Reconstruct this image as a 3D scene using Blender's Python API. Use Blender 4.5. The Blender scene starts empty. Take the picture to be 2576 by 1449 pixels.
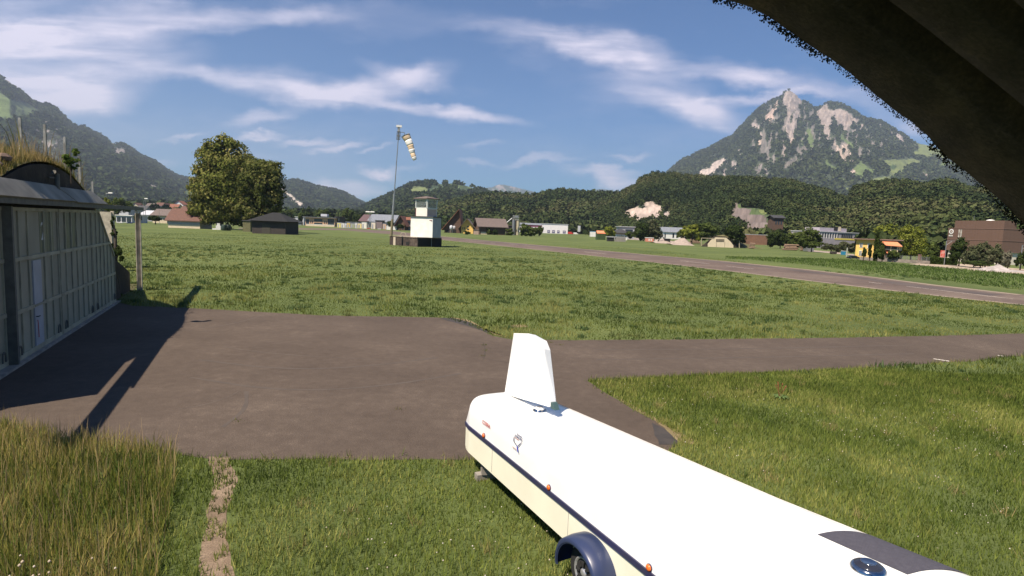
import bpy, math, random
import numpy as np
from mathutils import Vector, Matrix
random.seed(7); RS = np.random.RandomState(7)
rad = math.radians
scene = bpy.context.scene
col = scene.collection

# ------------------------------------------------------------------ camera
FPX, HOR, ROLL, CH = 1480.0, 572.0, 2.2, 4.0      # focal length in pixels of a 2576 px wide picture, camera height (m)
pit = math.atan((724.5 - HOR) / FPX); rl = rad(ROLL)
cf = np.array([0, math.cos(pit), -math.sin(pit)]); cu0 = np.array([0, math.sin(pit), math.cos(pit)]); cr0 = np.array([1., 0, 0])
cR = cr0 * math.cos(rl) + cu0 * math.sin(rl); cU = cu0 * math.cos(rl) - cr0 * math.sin(rl); C0 = np.array([0, 0, CH])
cam = bpy.data.objects.new('camera', bpy.data.cameras.new('camera')); col.objects.link(cam); scene.camera = cam
cam.matrix_world = Matrix(((cR[0], cU[0], -cf[0], 0), (cR[1], cU[1], -cf[1], 0), (cR[2], cU[2], -cf[2], CH), (0, 0, 0, 1)))
cam.data.sensor_width = 36; cam.data.lens = 36 * FPX / 2576; cam.data.clip_end = 40000; cam.data.clip_start = 0.05
scene.view_settings.view_transform = 'Standard'; scene.view_settings.look = 'None'
scene.view_settings.exposure = 0.78; scene.view_settings.gamma = 1
# ------------------------------------------------------------------ pixel <-> place helpers (survey of the photograph)
def ray(x, y): return cf * FPX + cR * (x - 1288) - cU * (y - 724.5)
def G(x, y, z=0.0):
    d = ray(x, y); return C0 + d * ((z - CH) / d[2])
def PD(x, y, dep):
    d = ray(x, y); return C0 + d * (dep / d[1])
def ONP(x, y, p0, n):
    d = ray(x, y); return C0 + d * (((p0 - C0) @ n) / (d @ n))
def PROJ(P):
    d = np.asarray(P, float) - C0; w = d @ cf; w = np.where(w < .01, .01, w)
    return 1288 + FPX * (d @ cR) / w, 724.5 - FPX * (d @ cU) / w
# ------------------------------------------------------------------ sun and sky
SAZ, SEL = 42.0, 56.0      # shadows run to this bearing (clockwise from +Y)
sd = Vector((math.sin(rad(SAZ)) * math.cos(rad(SEL)), math.cos(rad(SAZ)) * math.cos(rad(SEL)), -math.sin(rad(SEL))))
sun = bpy.data.objects.new('sun', bpy.data.lights.new('sun', 'SUN')); col.objects.link(sun)
sun.data.energy = 4.9; sun.data.angle = rad(0.5); sun.data.color = (1, .88, .73)
sun.rotation_euler = sd.to_track_quat('-Z', 'Y').to_euler()
world = bpy.data.worlds.new('World'); scene.world = world; world.use_nodes = True
wn, wl = world.node_tree.nodes, world.node_tree.links; wn.clear()
def WN(t, **k):
    n = wn.new(t)
    for a, b in k.items(): setattr(n, a, b)
    return n
wout = WN('ShaderNodeOutputWorld'); wbg = WN('ShaderNodeBackground'); wl.new(wbg.outputs[0], wout.inputs[0])
sky = WN('ShaderNodeTexSky', sky_type='NISHITA'); sky.sun_disc = False
sky.sun_elevation = rad(SEL); sky.sun_rotation = rad(180 + SAZ); sky.altitude = 500; sky.air_density = 1.0; sky.dust_density = 0.6; sky.ozone_density = 1.6
tc = WN('ShaderNodeTexCoord'); sep = WN('ShaderNodeSeparateXYZ'); wl.new(tc.outputs['Generated'], sep.inputs[0])
def WM(op, a, b=None, clamp=False):
    n = WN('ShaderNodeMath', operation=op); n.use_clamp = clamp
    for i, v in enumerate((a, b)):
        if v is None: continue
        if isinstance(v, (int, float)): n.inputs[i].default_value = v
        else: wl.new(v, n.inputs[i])
    return n.outputs[0]
dyc = WM('MAXIMUM', sep.outputs[1], 0.08)
uu = WM('DIVIDE', sep.outputs[0], dyc); vv = WM('DIVIDE', sep.outputs[2], dyc)
cmb = WN('ShaderNodeCombineXYZ'); wl.new(uu, cmb.inputs[0]); wl.new(vv, cmb.inputs[1])
def wnoise(scale, sx, sy, rot, detail=6, rough=.6, dist=0):
    mp = WN('ShaderNodeMapping'); mp.inputs['Scale'].default_value = (sx, sy, 1); mp.inputs['Rotation'].default_value = (0, 0, rot)
    wl.new(cmb.outputs[0], mp.inputs[0]); n = WN('ShaderNodeTexNoise'); n.inputs['Scale'].default_value = scale
    n.inputs['Detail'].default_value = detail; n.inputs['Roughness'].default_value = rough; n.inputs['Distortion'].default_value = dist
    wl.new(mp.outputs[0], n.inputs['Vector']); return n
wpn = wnoise(5.0, 1, 1.6, 0, 5, .6)
wsub = WN('ShaderNodeVectorMath', operation='SUBTRACT'); wl.new(wpn.outputs['Color'], wsub.inputs[0]); wsub.inputs[1].default_value = (.5, .5, .5)
wsc = WN('ShaderNodeVectorMath', operation='SCALE'); wl.new(wsub.outputs[0], wsc.inputs[0]); wsc.inputs['Scale'].default_value = .10
wuv = WN('ShaderNodeVectorMath', operation='ADD'); wl.new(cmb.outputs[0], wuv.inputs[0]); wl.new(wsc.outputs[0], wuv.inputs[1])
# cirrus streaks: (x1, y1, x2, y2, half width, density)
CI = [(-150, 20, 420, 110, 110, .28), (-100, 265, 330, 225, 55, .4), (600, 20, 1300, 60, 40, .14), (1250, 110, 1550, 70, 30, .25), (1500, 200, 1760, 215, 26, .4), (1900, 170, 2180, 260, 26, .35), (-200, 190, 380, 160, 95, .62), (-100, 120, 250, 60, 40, .45), (150, 60, 560, 20, 40, .6), (420, 40, 900, 30, 26, .45), (0, 235, 330, 235, 40, .5),
      (250, 140, 520, 130, 50, .35), (380, 175, 760, 215, 26, .55), (520, 185, 900, 245, 42, .7), (640, 235, 1000, 262, 34, .6), (850, 235, 1100, 185, 34, .62),
      (930, 150, 1110, 215, 26, .4), (900, 270, 1320, 300, 17, .7), (1100, 278, 1240, 298, 14, .4), (570, 325, 740, 292, 16, .5), (590, 358, 700, 347, 9, .8),
      (720, 362, 840, 353, 9, .75), (790, 378, 905, 362, 9, .6), (935, 425, 985, 438, 12, .7), (960, 432, 1060, 428, 7, .3), (760, 480, 960, 472, 26, .75),
      (1150, 60, 1450, 90, 30, .35), (1380, 90, 1700, 130, 34, .72), (1480, 130, 1700, 175, 30, .6), (1640, 150, 1950, 190, 24, .6), (1800, 140, 2000, 215, 22, .35),
      (1850, 230, 2110, 240, 12, .5), (1560, 235, 1850, 262, 28, .6), (1640, 260, 1880, 300, 36, .78), (1740, 245, 2040, 225, 16, .4), (1270, 412, 1440, 404, 9, .6),
      (1440, 430, 1610, 440, 14, .6), (1500, 448, 1640, 466, 12, .6), (420, 350, 480, 343, 7, .5), (350, 398, 400, 392, 9, .45), (1180, 382, 1240, 375, 6, .4),
      (1170, 415, 1215, 410, 6, .4), (2280, 320, 2400, 350, 30, .6), (2130, 240, 2300, 320, 22, .3), (1560, 402, 1620, 406, 7, .4), (930, 378, 965, 375, 5, .4)]
acc = None
for x1, y1, x2, y2, w, a in CI:
    A = PD(x1, y1, 1.0) - C0; B = PD(x2, y2, 1.0) - C0
    c = (A + B) / 2; L = math.hypot(B[0] - A[0], B[2] - A[2]) / 2 + .02; th = math.atan2(B[2] - A[2], B[0] - A[0]); hw = 1.45 * w / FPX
    mp = WN('ShaderNodeMapping', vector_type='TEXTURE'); mp.inputs['Location'].default_value = (c[0], c[2], 0)
    mp.inputs['Rotation'].default_value = (0, 0, th); mp.inputs['Scale'].default_value = (L * 1.25, hw, 1); wl.new(wuv.outputs[0], mp.inputs[0])
    ln = WN('ShaderNodeVectorMath', operation='LENGTH'); wl.new(mp.outputs[0], ln.inputs[0])
    mr = WN('ShaderNodeMapRange', interpolation_type='SMOOTHSTEP'); mr.inputs['From Min'].default_value = 1.0; mr.inputs['From Max'].default_value = 0.15
    mr.inputs['To Min'].default_value = 0; mr.inputs['To Max'].default_value = a; wl.new(ln.outputs['Value'], mr.inputs['Value'])
    acc = mr.outputs[0] if acc is None else WM('ADD', acc, mr.outputs[0])
fib = wnoise(9, .55, 3.6, -.16, 8, .62, .4); fib2 = wnoise(3.2, .7, 2.0, .1, 6, .6)
fm = WN('ShaderNodeMapRange'); fm.inputs['From Min'].default_value = .28; fm.inputs['From Max'].default_value = .68; fm.inputs['To Min'].default_value = .35; fm.inputs['To Max'].default_value = 1.25; wl.new(fib.outputs['Fac'], fm.inputs['Value'])
fm2 = WN('ShaderNodeMapRange'); fm2.inputs['From Min'].default_value = .3; fm2.inputs['From Max'].default_value = .7; fm2.inputs['To Min'].default_value = .55; fm2.inputs['To Max'].default_value = 1.15; wl.new(fib2.outputs['Fac'], fm2.inputs['Value'])
veil = WN('ShaderNodeMapRange'); veil.inputs['From Min'].default_value = .5; veil.inputs['From Max'].default_value = .8; veil.inputs['To Max'].default_value = .3; wl.new(fib2.outputs['Fac'], veil.inputs['Value'])
dens = WM('MULTIPLY', WM('MULTIPLY', WM('ADD', acc, veil.outputs[0]), fm.outputs[0]), fm2.outputs[0])
dens = WM('MINIMUM', dens, .86)
cmix = WN('ShaderNodeMix', data_type='RGBA'); wl.new(dens, cmix.inputs['Factor']); cmix.inputs['B'].default_value = (6.2, 5.7, 6.6, 1)
sdk = WN('ShaderNodeMix', data_type='RGBA', blend_type='MULTIPLY'); sdk.inputs['Factor'].default_value = 1; sdk.inputs['B'].default_value = (.165, .39, .62, 1)
wl.new(sky.outputs[0], sdk.inputs['A']); wl.new(sdk.outputs['Result'], cmix.inputs['A'])
wl.new(cmix.outputs['Result'], wbg.inputs[0]); wbg.inputs[1].default_value = 0.10
# ------------------------------------------------------------------ materials
def M(name, c1, c2=None, scale=5.0, rough=.8, bump=0.0, metal=0.0, stretch=(1, 1, 1), c3=None, attr=False, detail=6, coat=0, bdist=.02, spec=None, lo=.35, hi=.65):
    m = bpy.data.materials.new(name); m.use_nodes = True; nt = m.node_tree; N, L = nt.nodes, nt.links
    b = N['Principled BSDF']; b.inputs['Roughness'].default_value = rough; b.inputs['Metallic'].default_value = metal
    if coat: b.inputs['Coat Weight'].default_value = coat
    if spec is not None: b.inputs['Specular IOR Level'].default_value = spec
    c1 = tuple(c1) + (1,); c2 = tuple(c2 or [v * .8 for v in c1[:3]]) + (1,)
    t = N.new('ShaderNodeTexCoord'); mp = N.new('ShaderNodeMapping'); mp.inputs['Scale'].default_value = stretch; L.new(t.outputs['Object'], mp.inputs[0])
    n = N.new('ShaderNodeTexNoise'); n.inputs['Scale'].default_value = scale; n.inputs['Detail'].default_value = detail; L.new(mp.outputs[0], n.inputs['Vector'])
    r = N.new('ShaderNodeValToRGB'); r.color_ramp.elements[0].position = lo; r.color_ramp.elements[1].position = hi
    r.color_ramp.elements[0].color = c2; r.color_ramp.elements[1].color = c1
    if c3: e = r.color_ramp.elements.new(min(.95, hi + .12)); e.color = tuple(c3) + (1,)
    L.new(n.outputs['Fac'], r.inputs[0]); out = r.outputs[0]
    if attr:
        a = N.new('ShaderNodeAttribute'); a.attribute_name = 'Col'; x = N.new('ShaderNodeMix'); x.data_type = 'RGBA'; x.blend_type = 'MULTIPLY'; x.inputs['Factor'].default_value = 1
        L.new(a.outputs['Color'], x.inputs['A']); L.new(out, x.inputs['B']); out = x.outputs['Result']
    L.new(out, b.inputs['Base Color'])
    if bump:
        bp = N.new('ShaderNodeBump'); bp.inputs['Strength'].default_value = bump; bp.inputs['Distance'].default_value = bdist; L.new(n.outputs['Fac'], bp.inputs['Height']); L.new(bp.outputs[0], b.inputs['Normal'])
    return m
def foliage_mat(name, tr=.3, tint=(1, 1, 1)):
    m = bpy.data.materials.new(name); m.use_nodes = True; N, L = m.node_tree.nodes, m.node_tree.links; N.clear()
    o = N.new('ShaderNodeOutputMaterial'); a = N.new('ShaderNodeAttribute'); a.attribute_name = 'Col'
    d = N.new('ShaderNodeBsdfDiffuse'); t = N.new('ShaderNodeBsdfTranslucent'); mx = N.new('ShaderNodeMixShader'); mx.inputs[0].default_value = tr
    ti = N.new('ShaderNodeMix'); ti.data_type = 'RGBA'; ti.blend_type = 'MULTIPLY'; ti.inputs['Factor'].default_value = 1; ti.inputs['B'].default_value = tuple(tint) + (1,)
    L.new(a.outputs['Color'], ti.inputs['A']); L.new(ti.outputs['Result'], d.inputs[0]); L.new(ti.outputs['Result'], t.inputs[0]); L.new(d.outputs[0], mx.inputs[1]); L.new(t.outputs[0], mx.inputs[2]); L.new(mx.outputs[0], o.inputs[0])
    return m
LEAF = foliage_mat('leaf'); BLADE = foliage_mat('grass_blade', .35); FARLEAF = foliage_mat('far_leaf', .1)
WHITE = M('white_paint', (.72, .70, .66), (.62, .60, .56), 3, .6)
CREAM = M('cream_render', (.62, .52, .36), (.52, .43, .30), 2, .85)
YELLOW = M('yellow_render', (.75, .48, .14), (.66, .42, .12), .8, .85)
GREYW = M('grey_render', (.35, .35, .36), (.28, .28, .29), 2, .85)
LGREY = M('pale_grey_panel', (.5, .5, .52), (.42, .42, .44), 2, .6)
DARK = M('dark_timber', (.045, .035, .03), (.03, .024, .02), 6, .85, stretch=(1, 1, .2))
BROWNW = M('brown_timber', (.12, .07, .045), (.075, .045, .03), 5, .85, stretch=(4, 4, .4))
TILE = M('roof_tile', (.14, .065, .045), (.09, .045, .033), 3, .85, bump=.3, bdist=.1)
REDTILE = M('red_roof_tile', (.24, .09, .05), (.16, .065, .04), 2, .85)
GREYTILE = M('grey_brown_roof', (.15, .11, .095), (.10, .078, .068), 2, .8)
ROOFGREY = M('metal_roof', (.24, .25, .27), (.17, .18, .2), 1, .5)
SLATE = M('dark_roof', (.05, .048, .05), (.035, .034, .036), 3, .7)
GLASS = M('window_glass', (.035, .045, .055), (.02, .028, .035), 1, .12)
PINK = M('magenta_paint', (.38, .02, .12), (.32, .02, .1), 2, .5)
CONC = M('concrete', (.3, .27, .23), (.2, .18, .155), 4, .9, bump=.2)
STEEL = M('galvanised_steel', (.32, .33, .33), (.22, .23, .23), 8, .5, metal=.6)
ORANGE = M('orange_fabric', (.66, .23, .11), (.58, .2, .09), 3, .8)
RED = M('red_paint', (.55, .03, .02), (.45, .03, .02), 3, .5)
BLUE = M('blue_plastic', (.02, .2, .33), (.02, .16, .28), 3, .5)
RUBBER = M('rubber', (.018, .018, .018), (.012, .012, .012), 10, .85)
BARK = M('bark', (.07, .052, .038), (.04, .03, .022), 6, .95, bump=.5, stretch=(1, 1, .3))
GRAVEL = M('gravel', (.36, .29, .24), (.24, .19, .16), 1.2, .95, bump=.6, bdist=.1)
LOG = M('log_wood', (.3, .2, .13), (.17, .11, .08), 4, .9)
# ------------------------------------------------------------------ object helpers
ORG = {}
def tag(o, label=None, cat=None, group=None, kind=None):
    if label: o['label'] = label
    if cat: o['category'] = cat
    if group: o['group'] = group
    if kind: o['kind'] = kind
    return o
def empty(name, loc, label, cat, group=None):
    o = bpy.data.objects.new(name, None); col.objects.link(o); o.location = tuple(float(v) for v in loc); ORG[o] = np.array(loc, float); o.empty_display_size = .3
    return tag(o, label, cat, group)
def link(name, me, m, parent, smooth=False):
    o = bpy.data.objects.new(name, me); col.objects.link(o)
    if m is not None: me.materials.append(m)
    if parent is not None: o.parent = parent; ORG[o] = ORG[parent]
    else: ORG[o] = np.zeros(3)
    if smooth: me.polygons.foreach_set('use_smooth', [True] * len(me.polygons))
    return o
class MB:
    def __init__(s): s.v = []; s.f = []
    def add(s, vs, fs):
        k = len(s.v); s.v += [tuple(float(c) for c in p) for p in vs]; s.f += [tuple(i + k for i in f) for f in fs]; return s
    def hexa(s, b, t):   # two matching loops, bottom and top
        n = len(b); k = list(range(n))
        return s.add(list(b) + list(t), [tuple(reversed(k)), tuple(i + n for i in k)] + [(i, (i + 1) % n, n + (i + 1) % n, n + i) for i in k])
    def box(s, o, ax, ay, az):   # corner + three edge vectors
        o, ax, ay, az = (np.asarray(q, float) for q in (o, ax, ay, az))
        return s.hexa([o, o + ax, o + ax + ay, o + ay], [o + az, o + ax + az, o + ax + ay + az, o + ay + az])
    def cbox(s, c, sx, sy, sz, rz=0):  # centred on base c
        x = np.array([math.cos(rz), math.sin(rz), 0]); y = np.array([-math.sin(rz), math.cos(rz), 0]); c = np.asarray(c, float)
        return s.box(c - x * sx / 2 - y * sy / 2, x * sx, y * sy, (0, 0, sz))
    def tube(s, pts, rads, n=8):
        pts = [np.asarray(p, float) for p in pts]; rads = [rads] * len(pts) if isinstance(rads, (int, float)) else rads
        k0 = len(s.v); vs = []
        for i, p in enumerate(pts):
            d = pts[min(i + 1, len(pts) - 1)] - pts[max(i - 1, 0)]; d = d / (np.linalg.norm(d) + 1e-9)
            a = np.cross(d, (0, 0, 1)) if abs(d[2]) < .95 else np.cross(d, (1, 0, 0)); a /= np.linalg.norm(a); b = np.cross(d, a)
            for j in range(n):
                t = 2 * math.pi * j / n; vs.append(p + (a * math.cos(t) + b * math.sin(t)) * rads[i])
        fs = [(i * n + j, i * n + (j + 1) % n, (i + 1) * n + (j + 1) % n, (i + 1) * n + j) for i in range(len(pts) - 1) for j in range(n)]
        fs += [tuple(reversed(range(n))), tuple((len(pts) - 1) * n + j for j in range(n))]
        return s.add(vs, fs)
    def lathe(s, c, prof, ax=(0, 0, 1), n=20):   # prof: (r, h)
        ax = np.asarray(ax, float); ax /= np.linalg.norm(ax); a = np.cross(ax, (0, 0, 1)) if abs(ax[2]) < .9 else np.cross(ax, (1, 0, 0)); a /= np.linalg.norm(a); b = np.cross(ax, a)
        vs = [np.asarray(c) + ax * h + (a * math.cos(2 * math.pi * j / n) + b * math.sin(2 * math.pi * j / n)) * r for r, h in prof for j in range(n)]
        fs = [(i * n + j, i * n + (j + 1) % n, (i + 1) * n + (j + 1) % n, (i + 1) * n + j) for i in range(len(prof) - 1) for j in range(n)]
        fs += [tuple(reversed(range(n))), tuple((len(prof) - 1) * n + j for j in range(n))]
        return s.add(vs, fs)
    def build(s, name, m, parent=None, smooth=False):
        og = ORG[parent] if parent is not None else np.zeros(3); me = bpy.data.meshes.new(name)
        me.from_pydata([tuple(np.asarray(v) - og) for v in s.v], [], s.f); me.update()
        return link(name, me, m, parent, smooth)
def npmesh(name, V, Fc, m, colors=None, parent=None, smooth=False):
    V = np.ascontiguousarray(V, np.float32); og = ORG[parent] if parent is not None else np.zeros(3); V = V - og.astype(np.float32)
    me = bpy.data.meshes.new(name); k = Fc.shape[1]; n = len(Fc)
    me.vertices.add(len(V)); me.vertices.foreach_set('co', V.ravel()); me.loops.add(n * k); me.loops.foreach_set('vertex_index', np.ascontiguousarray(Fc, np.int32).ravel())
    me.polygons.add(n); me.polygons.foreach_set('loop_start', np.arange(n, dtype=np.int32) * k)
    me.update(calc_edges=True)
    if colors is not None:
        a = me.color_attributes.new('Col', 'FLOAT_COLOR', 'POINT'); c4 = np.ones((len(V), 4), np.float32); c4[:, :3] = colors; a.data.foreach_set('color', c4.ravel())
    return link(name, me, m, parent, smooth)
def kids(o): return [c for c in bpy.data.objects if c.parent == o]
def copy_tree(o, parent=None):
    c = o.copy(); col.objects.link(c); c.parent = parent; ORG[c] = ORG[o]
    for ch in kids(o): copy_tree(ch, c)
    return c
def vnoise(x, y, seed=0):
    x = np.asarray(x, float); y = np.asarray(y, float); xi = np.floor(x).astype(np.int64); yi = np.floor(y).astype(np.int64); fx = x - xi; fy = y - yi
    fx = fx * fx * (3 - 2 * fx); fy = fy * fy * (3 - 2 * fy)
    def h(a, b):
        n = (a * 374761393 + b * 668265263 + seed * 982451653) & 0xFFFFFFFF; n = ((n ^ (n >> 13)) * 1274126177) & 0xFFFFFFFF; return ((n ^ (n >> 16)) & 0xFFFF) / 65535.0
    return (h(xi, yi) * (1 - fx) + h(xi + 1, yi) * fx) * (1 - fy) + (h(xi, yi + 1) * (1 - fx) + h(xi + 1, yi + 1) * fx) * fy
def fbm(x, y, seed=0, o=4):
    s = 0; a = .5; t = 0
    for i in range(o): s = s + a * vnoise(x * 2 ** i, y * 2 ** i, seed + i * 17); t += a; a *= .5
    return s / t
def inpoly(x, y, poly):
    x = np.asarray(x); y = np.asarray(y); r = np.zeros(x.shape, bool); n = len(poly)
    for i in range(n):
        x1, y1 = poly[i][:2]; x2, y2 = poly[(i + 1) % n][:2]
        if y1 == y2: continue
        r ^= ((y1 > y) != (y2 > y)) & (x < (x2 - x1) * (y - y1) / (y2 - y1) + x1)
    return r
def spline(pts, step):
    pts = [np.asarray(p, float) for p in pts]; out = []
    for a, b in zip(pts[:-1], pts[1:]):
        k = max(1, int(np.linalg.norm(b - a) / step)); out += [a + (b - a) * i / k for i in range(k)]
    return out + [pts[-1]]
# ------------------------------------------------------------------ ground, asphalt, runway
def multi_mat(name, stops, scales=(.06, 1.2, 18), rough=.95, bump=.4, bdist=.05, mixw=(.45, .3, .25)):
    m = bpy.data.materials.new(name); m.use_nodes = True; nt = m.node_tree; N, L = nt.nodes, nt.links; b = N['Principled BSDF']; b.inputs['Roughness'].default_value = rough
    b.inputs['Specular IOR Level'].default_value = .25
    t = N.new('ShaderNodeTexCoord'); tot = None
    for s, w in zip(scales, mixw):
        n = N.new('ShaderNodeTexNoise'); n.inputs['Scale'].default_value = s; n.inputs['Detail'].default_value = 8; n.inputs['Roughness'].default_value = .62; L.new(t.outputs['Object'], n.inputs['Vector'])
        q = N.new('ShaderNodeMath'); q.operation = 'MULTIPLY'; q.inputs[1].default_value = w; L.new(n.outputs['Fac'], q.inputs[0]); last = n
        if tot is None: tot = q.outputs[0]
        else:
            a = N.new('ShaderNodeMath'); a.operation = 'ADD'; L.new(tot, a.inputs[0]); L.new(q.outputs[0], a.inputs[1]); tot = a.outputs[0]
    r = N.new('ShaderNodeValToRGB'); e = r.color_ramp.elements; e[0].position = stops[0][0]; e[0].color = stops[0][1] + (1,); e[1].position = stops[-1][0]; e[1].color = stops[-1][1] + (1,)
    for p, c in stops[1:-1]: k = e.new(p); k.color = c + (1,)
    L.new(tot, r.inputs[0]); L.new(r.outputs[0], b.inputs['Base Color'])
    bp = N.new('ShaderNodeBump'); bp.inputs['Strength'].default_value = bump; bp.inputs['Distance'].default_value = bdist; L.new(last.outputs['Fac'], bp.inputs['Height']); L.new(bp.outputs[0], b.inputs['Normal'])
    return m
GRASSG = multi_mat('meadow_ground', [(.36, (.055, .076, .022)), (.46, (.08, .105, .029)), (.54, (.105, .132, .038)), (.66, (.16, .175, .06))], bump=.7, bdist=.08)
ASPH = multi_mat('asphalt', [(.34, (.044, .033, .026)), (.45, (.072, .054, .042)), (.55, (.096, .073, .057)), (.66, (.19, .148, .115))], (.3, 4, 45), .95, .8, .02, (.32, .2, .48))
RWY = multi_mat('runway_asphalt', [(.38, (.075, .053, .045)), (.5, (.12, .088, .072)), (.62, (.18, .14, .11))], (.12, 2, 20), .9, .3, .01)
DIRT = multi_mat('dirt', [(.36, (.12, .085, .055)), (.5, (.20, .145, .10)), (.64, (.31, .235, .165))], (1, 7, 40), .95, .8, .03)
CROPG = multi_mat('crop_ground', [(.36, (.06, .085, .022)), (.5, (.09, .12, .032)), (.64, (.12, .15, .045))], (.1, 1.5, 12), .95, .6, .1)
gx = np.array([-15000, -9000, -5000, -2600, -1400, -800, -450, -250, -140, -80, -45, -25, -12, 0, 12, 25, 45, 80, 140, 250, 450, 800, 1400, 2600, 5000, 9000, 15000], float)
gy = np.array([-3000, -1200, -500, -200, -80, -30, -12, 0, 6, 12, 20, 30, 45, 65, 95, 140, 200, 300, 450, 700, 1100, 1700, 2600, 4000, 6500, 10000, 16000], float)
GX, GY_ = np.meshgrid(gx, gy); i_ = np.arange(len(gy) - 1)[:, None] * len(gx) + np.arange(len(gx) - 1)[None]
npmesh('ground', np.stack([GX, GY_, GX * 0], -1).reshape(-1, 3), np.stack([i_, i_ + 1, i_ + len(gx) + 1, i_ + len(gx)], -1).reshape(-1, 4), GRASSG)['kind'] = 'structure'
def sheet(name, pts, z, m, jit=0, step=.4, kind='structure', seed=1):
    pts = [np.asarray(p, float)[:2] for p in pts]; pts = spline(pts + [pts[0]], step)[:-1]; P = np.array(pts)
    if jit:
        P = P + (np.stack([fbm(P[:, 0] * 1.7, P[:, 1] * 1.7, seed), fbm(P[:, 0] * 1.7 + 50, P[:, 1] * 1.7, seed + 5)], 1) - .5) * 2 * jit
    o = MB().add([(p[0], p[1], z) for p in P], [tuple(range(len(P)))]).build(name, m)
    bpy.context.view_layer.update(); o['kind'] = kind; return o, P
g2 = lambda *q: [G(x, y)[:2] for x, y in q]
HB = G(30, 925); HE = G(285, 765); HD = (HE - HB) / np.linalg.norm(HE - HB); HN = np.array([HD[1], -HD[0], 0])    # hangar front: along HD, facing HN
def HS(s, z, out=0.0): return HB + HD * s + HN * out + np.array([0, 0, z])
APR = [HS(s, 0, -.3)[:2] for s in (-4.6, 13.2)] + g2((330, 769), (470, 775), (640, 784), (800, 793), (1000, 797), (1100, 799), (1130, 802), (1180, 818), (1240, 845), (1285, 854),
      (1400, 856), (1700, 854), (2000, 851), (2300, 846), (2576, 839), (2800, 832), (2800, 884), (2576, 896), (2511, 899), (2445, 909), (2388, 911), (2190, 925), (1882, 940), (1618, 951),
      (1477, 958), (1552, 1004), (1618, 1043), (1662, 1065), (1708, 1099), (1697, 1123), (1640, 1150), (1500, 1160), (1200, 1156), (900, 1157), (700, 1155), (530, 1155), (440, 1145), (300, 1127), (170, 1112), (60, 1085), (0, 1075), (-90, 1078))
apron, APRP = sheet('asphalt_apron', APR, .004, ASPH, .09, .35)
rfar = g2((600, 573.5), (863, 574.8), (983, 581), (1111, 594.5), (1219, 604.5), (1365, 617.5), (1511, 630), (1657, 643), (1825, 657), (2029, 677.5), (2204, 697.5), (2350, 716), (2576, 741.5), (2800, 770))
rnear = g2((2800, 800), (2576, 768.5), (2379, 747.5), (2204, 727.5), (2029, 706.5), (1825, 681.5), (1657, 662), (1511, 646), (1365, 630), (1219, 614.5), (1111, 603.5), (983, 589.5), (863, 579), (600, 575.5))
_, RWYP = sheet('runway', rfar + rnear, .010, RWY, .0, 3)
def fillet(name, A, B, w0, z, m, inset=0):   # a thin band along the polyline A, width w0 towards B
    A = np.array(spline([a for a in A], 4)); Bm = np.array([min(B, key=lambda q: np.hypot(*(q - a))) for a in A]); d = (Bm - A); d /= np.linalg.norm(d, axis=1)[:, None]
    a0 = A + d * inset; a1 = A + d * (inset + w0 * (.7 + .6 * fbm(A[:, 0] * .2, A[:, 1] * .2, 3)[:, None])); V = [(p[0], p[1], z) for p in np.vstack([a0, a1])]; n = len(A)
    MB().add(V, [(i, i + 1, n + i + 1, n + i) for i in range(n - 1)]).build(name, m)['kind'] = 'structure'
PALEV = M('runway_verge', (.26, .2, .15), (.19, .155, .11), 1, .95)
BF = np.array(spline(rnear, 3)); AF = np.array(spline(rfar, 3))
fillet('runway_edge', rfar[:-1], BF, 1.0, .014, PALEV, .1); fillet('runway_edge', rnear[1:], AF, .8, .014, PALEV, .05)
PAINT = M('road_paint', (.66, .6, .52), (.34, .29, .25), 1.5, .8, lo=.3, hi=.5)
DARKT = M('tyre_darkened_asphalt', (.06, .045, .04), (.10, .076, .063), .15, .9, stretch=(1, 1, 1))
fillet('runway_dark_band', rfar[3:-1], BF, 2.4, .015, DARKT, 2.6)
for (x1, y1, x2, y2, w) in [(1235, 611, 1245, 612, .25), (1280, 614, 1304, 616, .25), (1470, 633.5, 1524, 638.5, .2), (1712, 656, 1785, 664, .16), (1825, 669, 1896, 677, .14), (2185, 710, 2221, 714.5, .12), (2280, 720.5, 2548, 752.5, .11)]:
    a, b = G(x1, y1), G(x2, y2); d = (b - a) / np.linalg.norm(b - a); n = np.array([-d[1], d[0], 0]) * w / 2
    MB().add([a - n + (0, 0, .018), b - n + (0, 0, .018), b + n + (0, 0, .018), a + n + (0, 0, .018)], [(0, 1, 2, 3)]).build('runway_marking', PAINT)['kind'] = 'structure'
for (x1, y1, x2, y2) in [(2348, 903, 2388, 909), (2509, 894, 2528, 897)]:
    a, b = G(x1, y1), G(x2, y2); d = (b - a) / np.linalg.norm(b - a); n = np.array([-d[1], d[0], 0]) * .05
    MB().add([a - n + (0, 0, .009), b - n + (0, 0, .009), b + n + (0, 0, .009), a + n + (0, 0, .009)], [(0, 1, 2, 3)]).build('edge_line', PAINT)['kind'] = 'structure'
TRK = M('scuff', (.108, .085, .068), (.075, .058, .047), 2, .9)
def groundband(name, pts, w, z, m):
    P = [G(x, y)[:2] for x, y in pts]
    for _ in range(3): P = [P[0]] + [q for a, b in zip(P[:-1], P[1:]) for q in (a * .75 + b * .25, a * .25 + b * .75)] + [P[-1]]
    P = np.array(spline(P, .3)); d = np.gradient(P, axis=0); d /= np.linalg.norm(d, axis=1)[:, None] + 1e-9; nn = np.stack([-d[:, 1], d[:, 0]], 1)
    ww = w * (.4 + 1.1 * fbm(P[:, 0] * 1.5, P[:, 1] * 1.5, 8))[:, None]; V = [(p[0], p[1], z) for p in np.vstack([P - nn * ww / 2, P + nn * ww / 2])]; n = len(P)
    MB().add(V, [(i, i + 1, n + i + 1, n + i) for i in range(n - 1)]).build(name, m)['kind'] = 'structure'
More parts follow.
